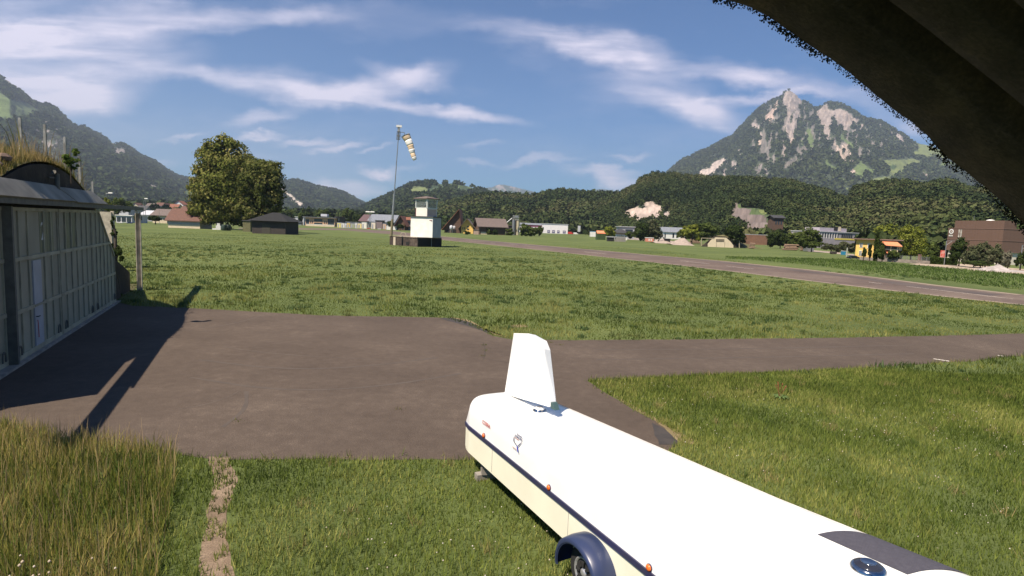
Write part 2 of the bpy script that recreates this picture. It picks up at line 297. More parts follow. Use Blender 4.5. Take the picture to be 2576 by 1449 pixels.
groundband('asphalt_scuff', [(440, 836), (520, 826), (600, 812), (655, 795)], .05, .007, TRK)
groundband('asphalt_scuff', [(560, 872), (640, 885), (760, 896), (960, 905)], .04, .007, TRK)
groundband('asphalt_scuff', [(450, 1030), (520, 1018), (575, 1000), (600, 985)], .03, .007, TRK)
WETP = M('dark_repair_patch', (.03, .026, .025), (.045, .038, .034), 3, .9)
sheet('asphalt_patch', g2((1105, 800), (1150, 800), (1190, 815), (1240, 842), (1180, 822), (1130, 808)), .008, WETP, .05, .2)
sheet('asphalt_patch', g2((1640, 1065), (1706, 1100), (1700, 1118), (1660, 1118), (1640, 1095)), .008, WETP, .12, .2)
CRK = M('asphalt_crack', (.03, .025, .02), (.05, .04, .03), 5, .95)
for k, pl_ in enumerate(([(1215, 862), (1222, 880), (1216, 905)], [(1230, 905), (1290, 915)])): groundband('asphalt_crack', pl_, .022, .0075, CRK)
for k, pl_ in enumerate(([(500, 905), (700, 930), (900, 925), (1100, 900)], [(480, 950), (700, 985), (950, 975), (1160, 940)], [(560, 1075), (620, 1030), (620, 985)], [(1500, 880), (1900, 878), (2300, 868)], [(1500, 905), (1900, 900), (2300, 890)])): groundband('tyre_mark', pl_, .10, .0065, M('tyre_trace', (.066, .051, .041), (.082, .063, .05), 1.5, .95))
DRYG = multi_mat('dry_grass_ground', [(.36, (.13, .10, .05)), (.5, (.2, .155, .08)), (.64, (.28, .22, .13))], (1, 7, 40), .95, .8, .03)
sheet('dry_verge', g2((1130, 797), (1170, 803), (1200, 815), (1245, 843), (1285, 852), (1240, 838), (1185, 812)), .009, DRYG, .08, .2)
sheet('dry_verge', g2((1540, 990), (1640, 1045), (1700, 1085), (1740, 1105), (1745, 1120), (1705, 1112), (1650, 1060), (1560, 1008)), .009, DRYG, .08, .2)
sheet('dry_verge', g2((1280, 818), (1325, 817), (1328, 823), (1285, 824)), .009, DRYG, .04, .2)
_, PATHP = sheet('dirt_path', g2((526, 1150), (585, 1150), (583, 1220), (572, 1300), (588, 1390), (592, 1460), (600, 1560), (500, 1560), (512, 1440), (520, 1300), (532, 1200)), .005, DIRT, .10, .15)
_, CROPP = sheet('crop_field', g2((1825, 646), (1979, 648.5), (2131, 652.5), (2262, 665), (2400, 675), (2576, 691), (2800, 712), (2800, 755), (2576, 729), (2400, 710), (2262, 694), (2150, 681), (2029, 666), (1900, 655), (1825, 651)), .006, CROPG, .3, 1.5)
sheet('gravel_track', g2((2285, 664), (2330, 662), (2420, 664), (2576, 677), (2800, 690), (2800, 708), (2576, 690), (2440, 680), (2330, 669)), .011, M('gravel_track', (.42, .33, .24), (.3, .24, .18), .5, .95), .2, 1)
LT = M('light_meadow', (.16, .19, .045), (.12, .15, .035), .05, .95)
sheet('gravel_path', g2((1560, 601), (1640, 606), (1735, 613), (1760, 611), (1700, 607), (1600, 598)), .011, GRAVEL, .5, 3)
sheet('gravel_path', g2((2030, 633), (2080, 636), (2150, 643), (2150, 640), (2090, 633), (2040, 629)), .011, GRAVEL, .3, 3)

def blades(name, P, h, w, c, lean=.35, quad=False, m=None, z0=0, kind='stuff'):
    n = len(P); a = RS.rand(n) * 2 * math.pi; la = RS.rand(n) * 2 * math.pi; l = RS.rand(n) * lean * h
    P3 = np.c_[P, np.zeros(n)] if P.shape[1] == 2 else P.copy(); P3[:, 2] += z0
    s = np.stack([np.cos(a), np.sin(a), np.zeros(n)], 1) * (w / 2)[:, None]; t = np.stack([np.cos(la) * l, np.sin(la) * l, h], 1)
    if quad:
        mid = P3 + t * np.array([.35, .35, .6]); V = np.stack([P3 - s, P3 + s, mid + s * .8, mid - s * .8, P3 + t], 1).reshape(-1, 3); b = np.arange(n)[:, None] * 5
        F = np.concatenate([b + [0, 1, 2], b + [0, 2, 3], b + [3, 2, 4]]); k = 5
    else:
        V = np.stack([P3 - s, P3 + s, P3 + t], 1).reshape(-1, 3); F = np.arange(n)[:, None] * 3 + [0, 1, 2]; k = 3
    o = npmesh(name, V, F, m or BLADE, np.repeat(c, k, 0)); o['kind'] = kind; return o
def gcol(P, n, pal, s=.6, seed=0, var=.25, fs=2.0):
    pal = np.array(pal); t = np.clip((fbm(P[:, 0] * s, P[:, 1] * s, seed) - .5) * fs + .5 + (RS.rand(n) - .5) * .7, 0, .999) * (len(pal) - 1); i = t.astype(int); f = (t - i)[:, None]
    return (pal[i] * (1 - f) + pal[np.minimum(i + 1, len(pal) - 1)] * f) * (1 - var / 2 + RS.rand(n, 1) * var)
GP = [(.040, .068, .016), (.080, .122, .027), (.13, .175, .042), (.215, .24, .08)]
GY = [(.07, .10, .02), (.14, .165, .03), (.24, .225, .055), (.38, .30, .11)]
def scatter(n, x0, x1, y0, y1, inside=None, outside=(), fr=True):
    X = RS.uniform(x0, x1, n); Y = RS.uniform(y0, y1, n); k = np.ones(n, bool)
    if fr: k &= np.abs(X) < Y * .95 + 3.0
    if inside is not None: k &= inpoly(X, Y, inside)
    for q in outside: k &= ~inpoly(X, Y, q)
    return np.c_[X[k], Y[k]]
LONGP = np.array(g2((-200, 1080), (0, 1071), (60, 1082), (170, 1108), (300, 1122), (440, 1141), (445, 1180), (436, 1260), (425, 1330), (405, 1400), (395, 1470), (380, 1600), (-900, 1600)))
HANGP = np.array([HS(-14, 0, -.5)[:2], HS(13.3, 0, -.5)[:2], HS(20, 0, -6)[:2], HS(20, 0, -30)[:2], HS(-20, 0, -30)[:2]])
# long seeding grass on the left
P = scatter(62000, -14, -2, 3, 11, LONGP, fr=False); n = len(P); hh = RS.uniform(.14, .40, n) * (.6 + .7 * fbm(P[:, 0], P[:, 1], 4))
blades('long_grass', P, hh, RS.uniform(.006, .013, n), gcol(P, n, GY, .9, 2), .55, True)
P = scatter(6500, -14, -2, 3, 11, LONGP, fr=False); n = len(P); hh = RS.uniform(.34, .62, n)
blades('seed_stalks', P, hh, RS.uniform(.005, .009, n), gcol(P, n, [(.24, .17, .07), (.36, .27, .13), (.42, .3, .16)], .9, 2), .35, True)
P = scatter(22000, -14, -2, 3, 11, LONGP, fr=False); n = len(P)
blades('grass_understorey', P, RS.uniform(.1, .3, n), RS.uniform(.015, .03, n), gcol(P, n, GP, .9, 2), .8)
# lawns near the camera
ex = [APRP, LONGP, HANGP]
P = scatter(430000, -6, 20, 3.2, 18, None, ex); ip = inpoly(P[:, 0], P[:, 1], PATHP); ip2 = inpoly(P[:, 0] + (fbm(P[:, 0] * 5, P[:, 1] * 5, 91, 3) - .5) * .5, P[:, 1], PATHP); P = P[~ip2 | (ip2 & (fbm(P[:, 0] * 6, P[:, 1] * 6, 92, 3) > .57))]; n = len(P); hv = fbm(P[:, 0] * .8, P[:, 1] * .8, 9)
blades('lawn_grass', P, RS.uniform(.04, .13, n) * (.4 + 1.2 * hv), RS.uniform(.007, .016, n) * (.7 + P[:, 1] / 18), gcol(P, n, GP, .7, 6, .25, 1.3) * np.array([1.5, 1.32, 1.25]), .7)
P = scatter(16000, 1, 20, 4, 17, None, ex); P = P[fbm(P[:, 0] * .35, P[:, 1] * .35, 21) > .53]; n = len(P)
blades('lawn_tufts', P, RS.uniform(.1, .24, n), RS.uniform(.01, .02, n), gcol(P, n, GP[1:], .5, 8) * np.array([1.2, 1.05, 1.]), .6)
# the rough field between apron and runway
P = scatter(420000, -45, 45, 14, 46, None, ex + [RWYP]); k = RS.rand(len(P)) < np.clip(20 / P[:, 1], 0, 1) ** 1.6; P = P[k]; n = len(P); hv = fbm(P[:, 0] * .55, P[:, 1] * .4, 11, 5)
blades('field_grass', P, RS.uniform(.08, .22, n) * (.25 + 1.5 * np.clip(hv - .25, 0, 1)), RS.uniform(.012, .03, n) * (.6 + P[:, 1] / 30), gcol(P, n, GP, .45, 13, .4, 3.2) * np.array([1.15, 1.0, .95]), .8)
P = scatter(260000, -75, 75, 40, 150, None, [RWYP]); k = RS.rand(len(P)) < np.clip(50 / P[:, 1], 0, 1) ** 1.5; P = P[k]; n = len(P); hv = fbm(P[:, 0] * .25, P[:, 1] * .18, 12, 5)
k = P[:, 0] < 36; P = P[k]; hv = hv[k]; n = len(P); fade = np.clip(1.3 - P[:, 1] / 120, .25, 1)
blades('far_field_grass', P, RS.uniform(.1, .3, n) * (.2 + 1.5 * np.clip(hv - .25, 0, 1)) * fade, RS.uniform(.04, .10, n) * (P[:, 1] / 60), gcol(P, n, [tuple(np.array(q) * np.array([1.1, .95, .9])) for q in GP], .2, 13, .4, 3.2), .9)
P = scatter(90000, 20, 125, 36, 150, CROPP, [RWYP]); n = len(P)
blades('crop_plants', P, RS.uniform(.12, .38, n), RS.uniform(.05, .16, n), gcol(P, n, [(.05, .085, .02), (.08, .125, .03), (.13, .175, .05)], .3, 5, .5), 1.2)
Cc = scatter(2600, -45, 50, 17, 75, None, ex + [RWYP]); Cc = Cc[fbm(Cc[:, 0] * .12, Cc[:, 1] * .1, 44, 3) > .38]; m_ = 42; rr_ = RS.uniform(.10, .36, len(Cc))
P = (Cc[:, None, :] + RS.normal(0, .5, (len(Cc), m_, 2)) * rr_[:, None, None]).reshape(-1, 2); n = len(P); hh = np.repeat(rr_, m_) * RS.uniform(.4, 1.0, n) * .8; cc_ = np.repeat(np.array([(.075, .115, .045), (.10, .135, .04), (.065, .105, .04), (.15, .17, .06)])[RS.randint(0, 4, len(Cc))], m_, 0) * RS.uniform(.7, 1.3, (n, 1))
blades('weed_clumps', P, hh, RS.uniform(.02, .05, n), cc_, .9)
Cc = scatter(520, -3, 20, 4.2, 17, None, ex + [PATHP]); m_ = 30; P = (Cc[:, None, :] + RS.normal(0, .07, (len(Cc), m_, 2))).reshape(-1, 2); n = len(P)
blades('dry_tufts', P, RS.uniform(.06, .2, n), RS.uniform(.006, .012, n), np.repeat(np.array([(.34, .27, .12), (.22, .24, .06), (.08, .12, .03)])[RS.randint(0, 3, len(Cc))], m_, 0) * RS.uniform(.7, 1.25, (n, 1)), .9)
# ragged edge tufts along the asphalt and in the path
E_ = np.array(spline([p for p in APRP], .05)); k = RS.rand(len(E_)) < .5; P = E_[k] + RS.normal(0, .07, (k.sum(), 2)); P = P[(P[:, 1] > 3)]; P = np.vstack([P, P + RS.normal(0, .05, P.shape), P + RS.normal(0, .05, P.shape)]); n = len(P)
blades('edge_grass', P, RS.uniform(.05, .16, n), RS.uniform(.01, .02, n), gcol(P, n, [(.05, .09, .02), (.12, .15, .04), (.28, .22, .11)], .6, 15), .8)
P = np.vstack([G(x, y)[:2] + RS.normal(0, .06, (26, 2)) for x, y in ((1218, 868), (1222, 882), (1214, 896), (1300, 914), (1385, 862), (600, 1060), (1410, 868), (1003, 1030))]); n = len(P)
blades('crack_weeds', P, RS.uniform(.02, .07, n), RS.uniform(.008, .016, n), gcol(P, n, [(.08, .11, .03), (.2, .18, .07)], .6, 15), .9)
# clover flowers
P = scatter(1300, 1.5, 18, 4, 15, None, ex); P = P[RS.rand(len(P)) < np.clip((fbm(P[:, 0] * .4, P[:, 1] * .4, 31) - .4) * 3, .1, 1)]; P = np.vstack([P, scatter(90, -2.5, 1.2, 4.5, 8, None, ex + [PATHP])]); n = len(P)
oc = np.array([(1, 0, 0), (0, 1, 0), (-1, 0, 0), (0, -1, 0), (0, 0, 1), (0, 0, -1)]) ; r_ = RS.uniform(.008, .014, n); V = (np.c_[P, RS.uniform(.07, .13, n)][:, None, :] + oc[None] * r_[:, None, None]).reshape(-1, 3)
F = (np.arange(n)[:, None, None] * 6 + np.array([(0, 1, 4), (1, 2, 4), (2, 3, 4), (3, 0, 4), (1, 0, 5), (2, 1, 5), (3, 2, 5), (0, 3, 5)])[None]).reshape(-1, 3)
npmesh('clover_flowers', V, F, M('clover_white', (.5, .46, .38), (.4, .33, .26), 4, .9))['kind'] = 'stuff'
P = scatter(1500, -9, -3, 4, 8, LONGP, fr=False); P = P[P[:, 1] < 5.6][:60]; n = len(P); r_ = RS.uniform(.012, .022, n); V = (np.c_[P, RS.uniform(.4, .6, n)][:, None, :] + oc[None] * r_[:, None, None]).reshape(-1, 3)
F = (np.arange(n)[:, None, None] * 6 + np.array([(0, 1, 4), (1, 2, 4), (2, 3, 4), (3, 0, 4), (1, 0, 5), (2, 1, 5), (3, 2, 5), (0, 3, 5)])[None]).reshape(-1, 3)
npmesh('thistle_down', V, F, M('seed_head', (.45, .38, .3), (.36, .28, .2), 4, .9))['kind'] = 'stuff'
# a dock plant in the right lawn
q = G(1962, 1003); e = empty('dock_plant', q, 'rusty brown seeding weed standing alone in the right lawn', 'weed'); mb = MB()
for i in range(7):
    a = i * .9; mb.tube([q, q + (math.cos(a) * .06, math.sin(a) * .06, .2), q + (math.cos(a) * .13, math.sin(a) * .13, .34 + .03 * (i % 3))], [.006, .005, .012], 5)
mb.build('seed_stem', M('dock_rust', (.22, .07, .03), (.16, .06, .02), 9, .9), e); mb = MB()
for i in range(12):
    a = i * .53; d = np.array([math.cos(a), math.sin(a), 0]); s_ = np.array([-d[1], d[0], 0]) * .035; mb.add([q + d * .02, q + d * .12 + s_ + (0, 0, .09), q + d * .26 + (0, 0, .05), q + d * .12 - s_ + (0, 0, .09)], [(0, 1, 2, 3)])
mb.build('leaf', M('dock_leaf', (.08, .13, .03), (.06, .1, .02), 9, .8), e)
# ------------------------------------------------------------------ mountains, hills and woods
HILLM = M('hillside', (1.15, 1.15, 1.15), (.7, .7, .7), .02, .95, attr=True, detail=12, lo=.3, hi=.7)
FOR = np.array([(.022, .042, .014), (.035, .062, .018), (.05, .08, .022)])
def hill(name, ridge, dr, df, nx, ny, k=1.25, amp=.06, fs=.004, paints=(), base=(.032, .055, .018), base2=None, gully=0, steps=None, back=.35, seed=3, mat=None, jag=0):
    ridge = np.array(ridge, float); xs = np.linspace(ridge[0, 0], ridge[-1, 0], nx); yr = np.interp(xs, ridge[:, 0], ridge[:, 1])
    f = lambda v: np.interp(xs, [a for a, b in v], [b for a, b in v]) if isinstance(v, (list, tuple)) else np.full(nx, float(v))
    DR, DF = f(dr), f(df); R = np.array([PD(x, y, d) for x, y, d in zip(xs, yr, DR)]); dirx = R[:, 0] / R[:, 1]; zr = np.maximum(R[:, 2], 2)
    t = np.concatenate([np.linspace(0, 1, ny), 1 + np.linspace(.06, 1, 6) * back]); T, _ = np.meshgrid(t, xs, indexing='ij')
    D = DF + (DR - DF) * T; X = dirx * D; Y = D
    Z = zr * np.clip(T, 0, 1) ** k * np.where(T > 1, 1 - (T - 1) / back * .8, 1)
    env = np.clip(T, 0, 1) * np.clip(1.0 - np.clip(T, 0, 1), 0, 1) ** .7 * 2.2
    Z = Z + (fbm(X * fs, Y * fs, seed, 5) - .5) * amp * zr * env * 2
    if gully:
        U_ = X * gully[0] + (fbm(X * gully[0] * .5, Y * gully[0] * .5, seed + 3) - .5) * 2.5; g = 1 - np.abs(2 * fbm(U_, T * 1.3, seed + 9, 4) - 1) * 2; Z = Z + g * gully[1] * zr * env
    if jag: Z = Z + (vnoise(X * .05, Y * .05, seed) + vnoise(X * .11, Y * .11, seed + 1) - 1) * jag * (T > .02)
    px, py = PROJ(np.stack([X, Y, Z], -1)); jx = px + (fbm(X * fs * 14, Y * fs * 14, seed + 1, 3) - .5) * 16; jy = py + (fbm(X * fs * 14 + 9, Y * fs * 14, seed + 2, 3) - .5) * 12
    c = np.array(base) * (1 + .0 * X[..., None]); mixn = np.clip((fbm(X * fs * 6, Y * fs * 6, seed + 4, 5) - .35) * 3, 0, 1)[..., None]
    c = c * (1 - mixn) + np.array(base2 or tuple(v * 1.5 for v in base)) * mixn; wood = np.ones(X.shape, bool)
    for kind, colr, poly in paints:
        w = inpoly(jx, jy, poly) & (T <= 1.0)
        if kind == 'streak': w &= fbm(px * .11, py * .035 + px * .02, seed + 6, 4) > .47
        if kind == 'thin': w &= fbm(px * .13, py * .045 + px * .03, seed + 16, 4) > .60
        if kind == 'patchy': w &= fbm(px * .14, py * .10, seed + 7, 4) > .52
        v = .75 + .5 * fbm(px * .3, py * .3, seed + 5, 3)[..., None]
        if kind in ('rock', 'streak', 'patchy', 'thin'): v = v * (.6 + .8 * fbm(px * .35 + py * .1, py * .09, seed + 8, 3)[..., None]); Z = Z + np.where(w, (fbm(px * .5, py * .12, seed + 11, 3) - .5) * zr * .018, 0)
        c = np.where(w[..., None], np.array(colr) * v, c); wood &= ~w
    V = np.stack([X, Y, Z], -1); ny2 = len(t)
    if steps:   # quarry benches
        poly, hstep = steps; w = inpoly(px, py, poly); q = V[..., 2] / hstep; q = (np.floor(q) + np.clip((q - np.floor(q)) * 3.0, 0, 1)) * hstep; V[..., 2] = np.where(w, q, V[..., 2])
    i = np.arange(ny2 - 1)[:, None] * nx + np.arange(nx - 1)[None]; F = np.stack([i, i + 1, i + nx + 1, i + nx], -1).reshape(-1, 4)
    o = npmesh(name, V.reshape(-1, 3), F, mat or HILLM, c.reshape(-1, 3), smooth=False); o['kind'] = 'structure'
    return V, wood, t, o
def crowns(name, P, r, nq, pal, m=None, hs=1.15, kind='stuff', size=.5, seedc=0):
    n = len(P); d = RS.normal(0, 1, (n, nq, 3)); d /= np.linalg.norm(d, axis=2)[..., None]; d[..., 2] = np.where(d[..., 2] < -.35, -d[..., 2], d[..., 2])
    rr = r[:, None, None] * (.62 + .38 * RS.rand(n, nq, 1)); c = P[:, None, :] + d * rr * np.array([1, 1, hs]); c[..., 2] += (r * .75)[:, None]
    nrm = d + RS.normal(0, .5, d.shape); nrm /= np.linalg.norm(nrm, axis=2)[..., None]; a = np.cross(nrm, RS.normal(0, 1, d.shape)); a /= np.linalg.norm(a, axis=2)[..., None] + 1e-6; b = np.cross(nrm, a)
    s = (r[:, None, None] * size * (.6 + .8 * RS.rand(n, nq, 1))); V = np.stack([c - a * s, c - b * s * .8, c + a * s, c + b * s * .8], 2).reshape(-1, 3); F = np.arange(n * nq)[:, None] * 4 + np.arange(4)
    pal = np.array(pal); t = np.clip(RS.rand(n) * .62 + (fbm(P[:, 0] * .012, P[:, 1] * .012, 71, 3) - .5) * 1.6 + .2, 0, 1) * (len(pal) - 1.001); i = t.astype(int); cc = pal[i] * (1 - (t - i)[:, None]) + pal[i + 1] * (t - i)[:, None]
    cl = np.repeat((cc[:, None, :] * (.65 + .7 * RS.rand(n, nq, 1))).reshape(-1, 3), 4, 0); o = npmesh(name, V, F, m or FARLEAF, cl)
    if kind: o['kind'] = kind
    return o
def plant(V, wood, t, n, rmin, rmax, clump=None):
    nx = V.shape[1]; ok = (wood & (t[:, None] <= 1.001)); cell = ok[:-1, :-1] & ok[1:, 1:] & ok[1:, :-1] & ok[:-1, 1:]
    A = V[1:, :-1] - V[:-1, :-1]; B = V[:-1, 1:] - V[:-1, :-1]; area = np.linalg.norm(np.cross(A, B), axis=2) * cell; pr = area.ravel() / area.sum()
    i = RS.choice(len(pr), n, p=pr); y, x = np.divmod(i, nx - 1); a, b = RS.rand(n, 1), RS.rand(n, 1); P = V[y, x] + A[y, x] * a + B[y, x] * b
    return P, RS.uniform(rmin, rmax, n)
MEAD = (.11, .155, .045); MEAD2 = (.14, .17, .055); ROCK = (.34, .28, .25); ROCKD = (.22, .19, .175); ROCKW = (.5, .43, .37)
WPAL = [tuple(v * .88 for v in c) for c in [(.024, .038, .017), (.040, .057, .022), (.056, .075, .028), (.08, .095, .036), (.10, .10, .046)]]
# great left-hand mountain
V, W_, t_, _ = hill('left_mountain', [(-420, 60), (-200, 140), (-60, 185), (0, 197), (22, 203), (39, 225), (60, 241), (80, 256), (102, 268), (120, 267), (133, 271), (144, 279), (155, 292), (169, 306), (185, 318), (199, 324), (212, 323), (229, 333), (250, 343), (271, 357), (290, 362), (310, 366), (330, 378), (349, 392), (370, 402), (388, 408), (418, 430), (448, 448), (470, 452), (485, 454), (520, 472), (560, 492), (620, 515), (700, 545)],
    [(-420, 3600), (0, 3900), (500, 4800), (700, 5000)], [(-420, 1300), (300, 1500), (700, 2000)], 420, 150, 1.15, .09, .0016, [
    ('m', MEAD, [(-100, 230), (0, 232), (30, 252), (70, 262), (105, 282), (112, 288), (85, 290), (70, 296), (40, 300), (20, 312), (0, 300), (-100, 300)]),
    ('patchy', FOR[1], [(-100, 250), (60, 270), (60, 300), (-100, 310)]),
    ('rock', ROCKW, [(10, 202), (20, 196), (30, 200), (34, 220), (24, 220)]), ('patchy', ROCKD, [(125, 285), (150, 290), (165, 330), (170, 345), (150, 345), (135, 320)]),
    ('patchy', ROCKD, [(240, 350), (260, 350), (330, 380), (330, 400), (300, 400), (240, 370)]), ('patchy', ROCKD, [(320, 430), (345, 440), (400, 470), (400, 490), (370, 480)]), ('patchy', ROCKD, [(60, 330), (140, 300), (150, 380), (100, 400)]),
    ('m', MEAD, [(440, 496), (475, 478), (520, 480), (520, 505), (470, 505)])], base=(.016, .03, .014), base2=(.03, .05, .02), gully=(.0022, .05), seed=5)
P, r = plant(V, W_, t_, 26000, 7, 14); crowns('mountain_forest', P, r, 7, WPAL[:3], hs=1.5, size=.7)
# left-centre mountain with the bright scree
V, W_, t_, _ = hill('distant_mountain', [(560, 520), (640, 490), (700, 462), (735, 454), (750, 456), (765, 460), (800, 472), (850, 481), (866, 486), (880, 495), (905, 508), (920, 516), (950, 530), (1000, 550)], 4600, 2400, 260, 90, 1.1, .05, .002,
    [('rock', ROCKW, [(700, 474), (712, 478), (735, 494), (758, 510), (768, 524), (752, 524), (742, 512), (722, 496), (700, 484)])], base=(.018, .034, .014), base2=(.03, .05, .018), gully=(.003, .03), seed=8)
P, r = plant(V, W_, t_, 9000, 7, 12); crowns('mountain_forest', P, r, 7, WPAL[:3], hs=1.5, size=.7)
# blue mountains on the skyline
hill('skyline_mountain', [(1170, 490), (1213, 475), (1225, 472), (1238, 471.5), (1250, 466), (1258, 464), (1268, 464.5), (1284, 468), (1300, 472), (1316, 476), (1335, 480), (1353, 486), (1400, 496), (1450, 488), (1484, 481), (1500, 477), (1513, 475.5), (1534, 478), (1559, 486), (1620, 498)], 12000, 9500, 220, 40, 1.1, .08, .001, [('patchy', ROCKD, [(1238, 460), (1300, 460), (1316, 490), (1238, 490)])], base=(.03, .05, .03), seed=12)
hill('skyline_foothill', [(1225, 500), (1255, 487), (1275, 480), (1290, 479), (1305, 483), (1325, 490), (1350, 500)], 8600, 8200, 60, 20, 1.1, .05, .001, base=(.022, .04, .02), seed=14)
# hill with the alp village, centre-left
V, W_, t_, hill3 = hill('village_hill', [(860, 551), (922, 520), (950, 506), (988, 489), (1010, 478), (1034, 466), (1060, 462), (1088, 460), (1110, 463), (1141, 461), (1172, 467), (1203, 478), (1216, 481), (1234, 489), (1280, 503), (1340, 523), (1420, 548)], 2500, [(860, 1500), (1000, 1100), (1420, 1100)], 330, 110, 1.15, .06, .003,
    [('m', MEAD2, [(1034, 472), (1060, 468), (1080, 478), (1105, 474), (1110, 484), (1070, 490), (1060, 494), (1034, 490), (1025, 488)]), ('m', MEAD, [(1140, 466), (1180, 470), (1200, 480), (1190, 486), (1150, 476)]), ('patchy', FOR[1], [(1080, 460), (1180, 460), (1180, 490), (1080, 490)])], base=(.02, .04, .013), base2=(.035, .058, .018), gully=(.004, .03), seed=21)
P, r = plant(V, W_, t_, 16000, 5, 9); crowns('hill_forest', P, r, 9, WPAL[:3], hs=1.35, size=.62)
# the big twin peak, right
ROCKP = (.30, .245, .215)
def Z2(pts): return [(1643.5 + .362 * a, 201 + .362 * b) for a, b in pts]
V, W_, t_, _ = hill('twin_peak', [(1520, 520), (1600, 480), (1680, 433), (1700, 416), (1716, 404), (1750, 388), (1781, 375), (1805, 362), (1825, 351), (1846, 342), (1858, 326), (1875, 310), (1893, 290), (1911, 272), (1930, 262), (1944, 253), (1960, 247), (1969, 241), (1974, 232), (1982, 227.5), (1991, 230), (2005, 241), (2012, 250), (2020, 255), (2042, 268), (2056, 274), (2064, 268), (2072, 263), (2081, 260), (2100, 261), (2114, 263), (2132, 272), (2150, 282), (2165, 294), (2179, 301), (2208, 306), (2225, 312), (2237, 320), (2266, 337), (2291, 353), (2315, 362), (2338, 366), (2367, 378), (2404, 404), (2460, 440), (2540, 480), (2640, 520), (2760, 560)],
    [(1520, 5200), (2000, 5600), (2400, 4600), (2760, 3800)], [(1520, 2000), (2100, 2000), (2760, 1700)], 560, 230, 1.22, .07, .0016, [
    ('thin', (.17, .15, .13), Z2([(880, 120), (1000, 100), (1140, 210), (1200, 170), (1440, 260), (1640, 340), (1780, 440), (1600, 520), (1400, 560), (1250, 520), (1100, 560), (900, 620), (700, 480), (660, 320), (780, 210)])),
    ('rock', ROCKP, Z2([(900, 110), (935, 70), (1000, 100), (1030, 150), (1015, 180), (985, 210), (960, 260), (925, 330), (905, 330), (945, 250), (915, 190)])),
    ('rock', (.45, .33, .27), Z2([(885, 130), (845, 200), (830, 260), (808, 325), (795, 330), (810, 275), (775, 290), (772, 262), (800, 230), (840, 170)])),
    ('rock', ROCKP, Z2([(1040, 160), (1080, 180), (1080, 205), (1050, 185)])), ('streak', ROCKP, Z2([(1000, 190), (1040, 260), (1010, 340), (960, 420), (930, 460), (900, 560), (895, 480), (900, 380), (930, 310), (980, 240)])),
    ('streak', (.42, .32, .27), Z2([(1025, 270), (1020, 330), (990, 400), (960, 460), (940, 450), (980, 370), (1005, 300)])),
    ('rock', ROCKP, Z2([(1135, 215), (1180, 180), (1215, 175), (1220, 200), (1245, 215), (1300, 190), (1340, 220), (1400, 260), (1430, 290), (1380, 300), (1350, 330), (1350, 390), (1330, 370), (1300, 310), (1250, 260), (1215, 250), (1240, 290), (1225, 340), (1240, 360), (1215, 430), (1195, 380), (1170, 330), (1150, 270)])),
    ('patchy', ROCKP, Z2([(1350, 250), (1480, 290), (1440, 340), (1410, 420), (1370, 400)])), ('patchy', ROCK, Z2([(680, 300), (760, 305), (740, 340), (680, 335)])),
    ('streak', (.45, .34, .26), Z2([(770, 410), (740, 470), (718, 470), (745, 420)])), ('patchy', ROCK, Z2([(730, 360), (770, 360), (750, 410), (735, 400)])),
    ('rock', (.46, .38, .33), Z2([(440, 560), (490, 538), (505, 555), (470, 600), (430, 640), (400, 670), (340, 690), (300, 670), (330, 620), (390, 610)])),
    ('patchy', ROCK, Z2([(480, 600), (560, 560), (600, 600), (570, 640), (520, 660), (500, 720), (420, 715), (430, 670)])), ('patchy', ROCK, Z2([(510, 500), (600, 480), (600, 540), (530, 530)])), ('patchy', ROCKD, Z2([(700, 620), (800, 540), (830, 600), (780, 690), (700, 690)])),
    ('patchy', (.42, .33, .27), Z2([(1250, 430), (1350, 460), (1390, 560), (1330, 580), (1290, 530)])), ('rock', (.5, .38, .32), Z2([(1365, 640), (1410, 610), (1420, 625), (1385, 680)])), ('patchy', ROCK, Z2([(1640, 360), (1700, 370), (1780, 440), (1770, 475), (1720, 430)])),
    ('m', MEAD, Z2([(1060, 340), (1095, 345), (1115, 420), (1100, 490), (1075, 450), (1065, 400)])), ('m', MEAD, Z2([(1025, 420), (1045, 420), (1040, 460), (1025, 450)])), ('m', MEAD, Z2([(1300, 370), (1330, 395), (1395, 460), (1400, 480), (1340, 450), (1310, 410)])),
    ('m', MEAD, Z2([(1195, 545), (1250, 590), (1275, 620), (1270, 655), (1240, 620), (1205, 580)])), ('m', MEAD, Z2([(1290, 670), (1340, 700), (1330, 720), (1295, 695)])), ('m', MEAD, Z2([(1400, 610), (1440, 560), (1475, 595), (1560, 650), (1530, 665), (1480, 640), (1440, 680), (1410, 670)])),
    ('m', MEAD2, Z2([(1600, 560), (1780, 548), (1870, 560), (1860, 590), (1760, 600), (1700, 670), (1600, 720), (1500, 740), (1430, 760), (1380, 790), (1310, 790), (1300, 770), (1450, 720), (1560, 680), (1640, 660), (1640, 630), (1600, 600)])),
    ('m', MEAD2, Z2([(1780, 420), (1850, 440), (1930, 460), (2010, 490), (2040, 560), (1960, 530), (1900, 550), (1780, 530), (1850, 480)])), ('m', MEAD, Z2([(1960, 590), (2090, 570), (2095, 600), (2000, 605)])), ('patchy', ROCK, Z2([(1840, 650), (1930, 650), (1930, 680), (1850, 680)])),
    ('patchy', FOR[1], Z2([(1640, 590), (1700, 600), (1720, 640), (1650, 640)]))], base=(.03, .045, .022), base2=(.05, .066, .03), gully=(.0034, .075), seed=33)
P, r = plant(V, W_, t_, 26000, 6, 12); crowns('mountain_forest', P, r, 7, WPAL[1:4], hs=1.5, size=.7)
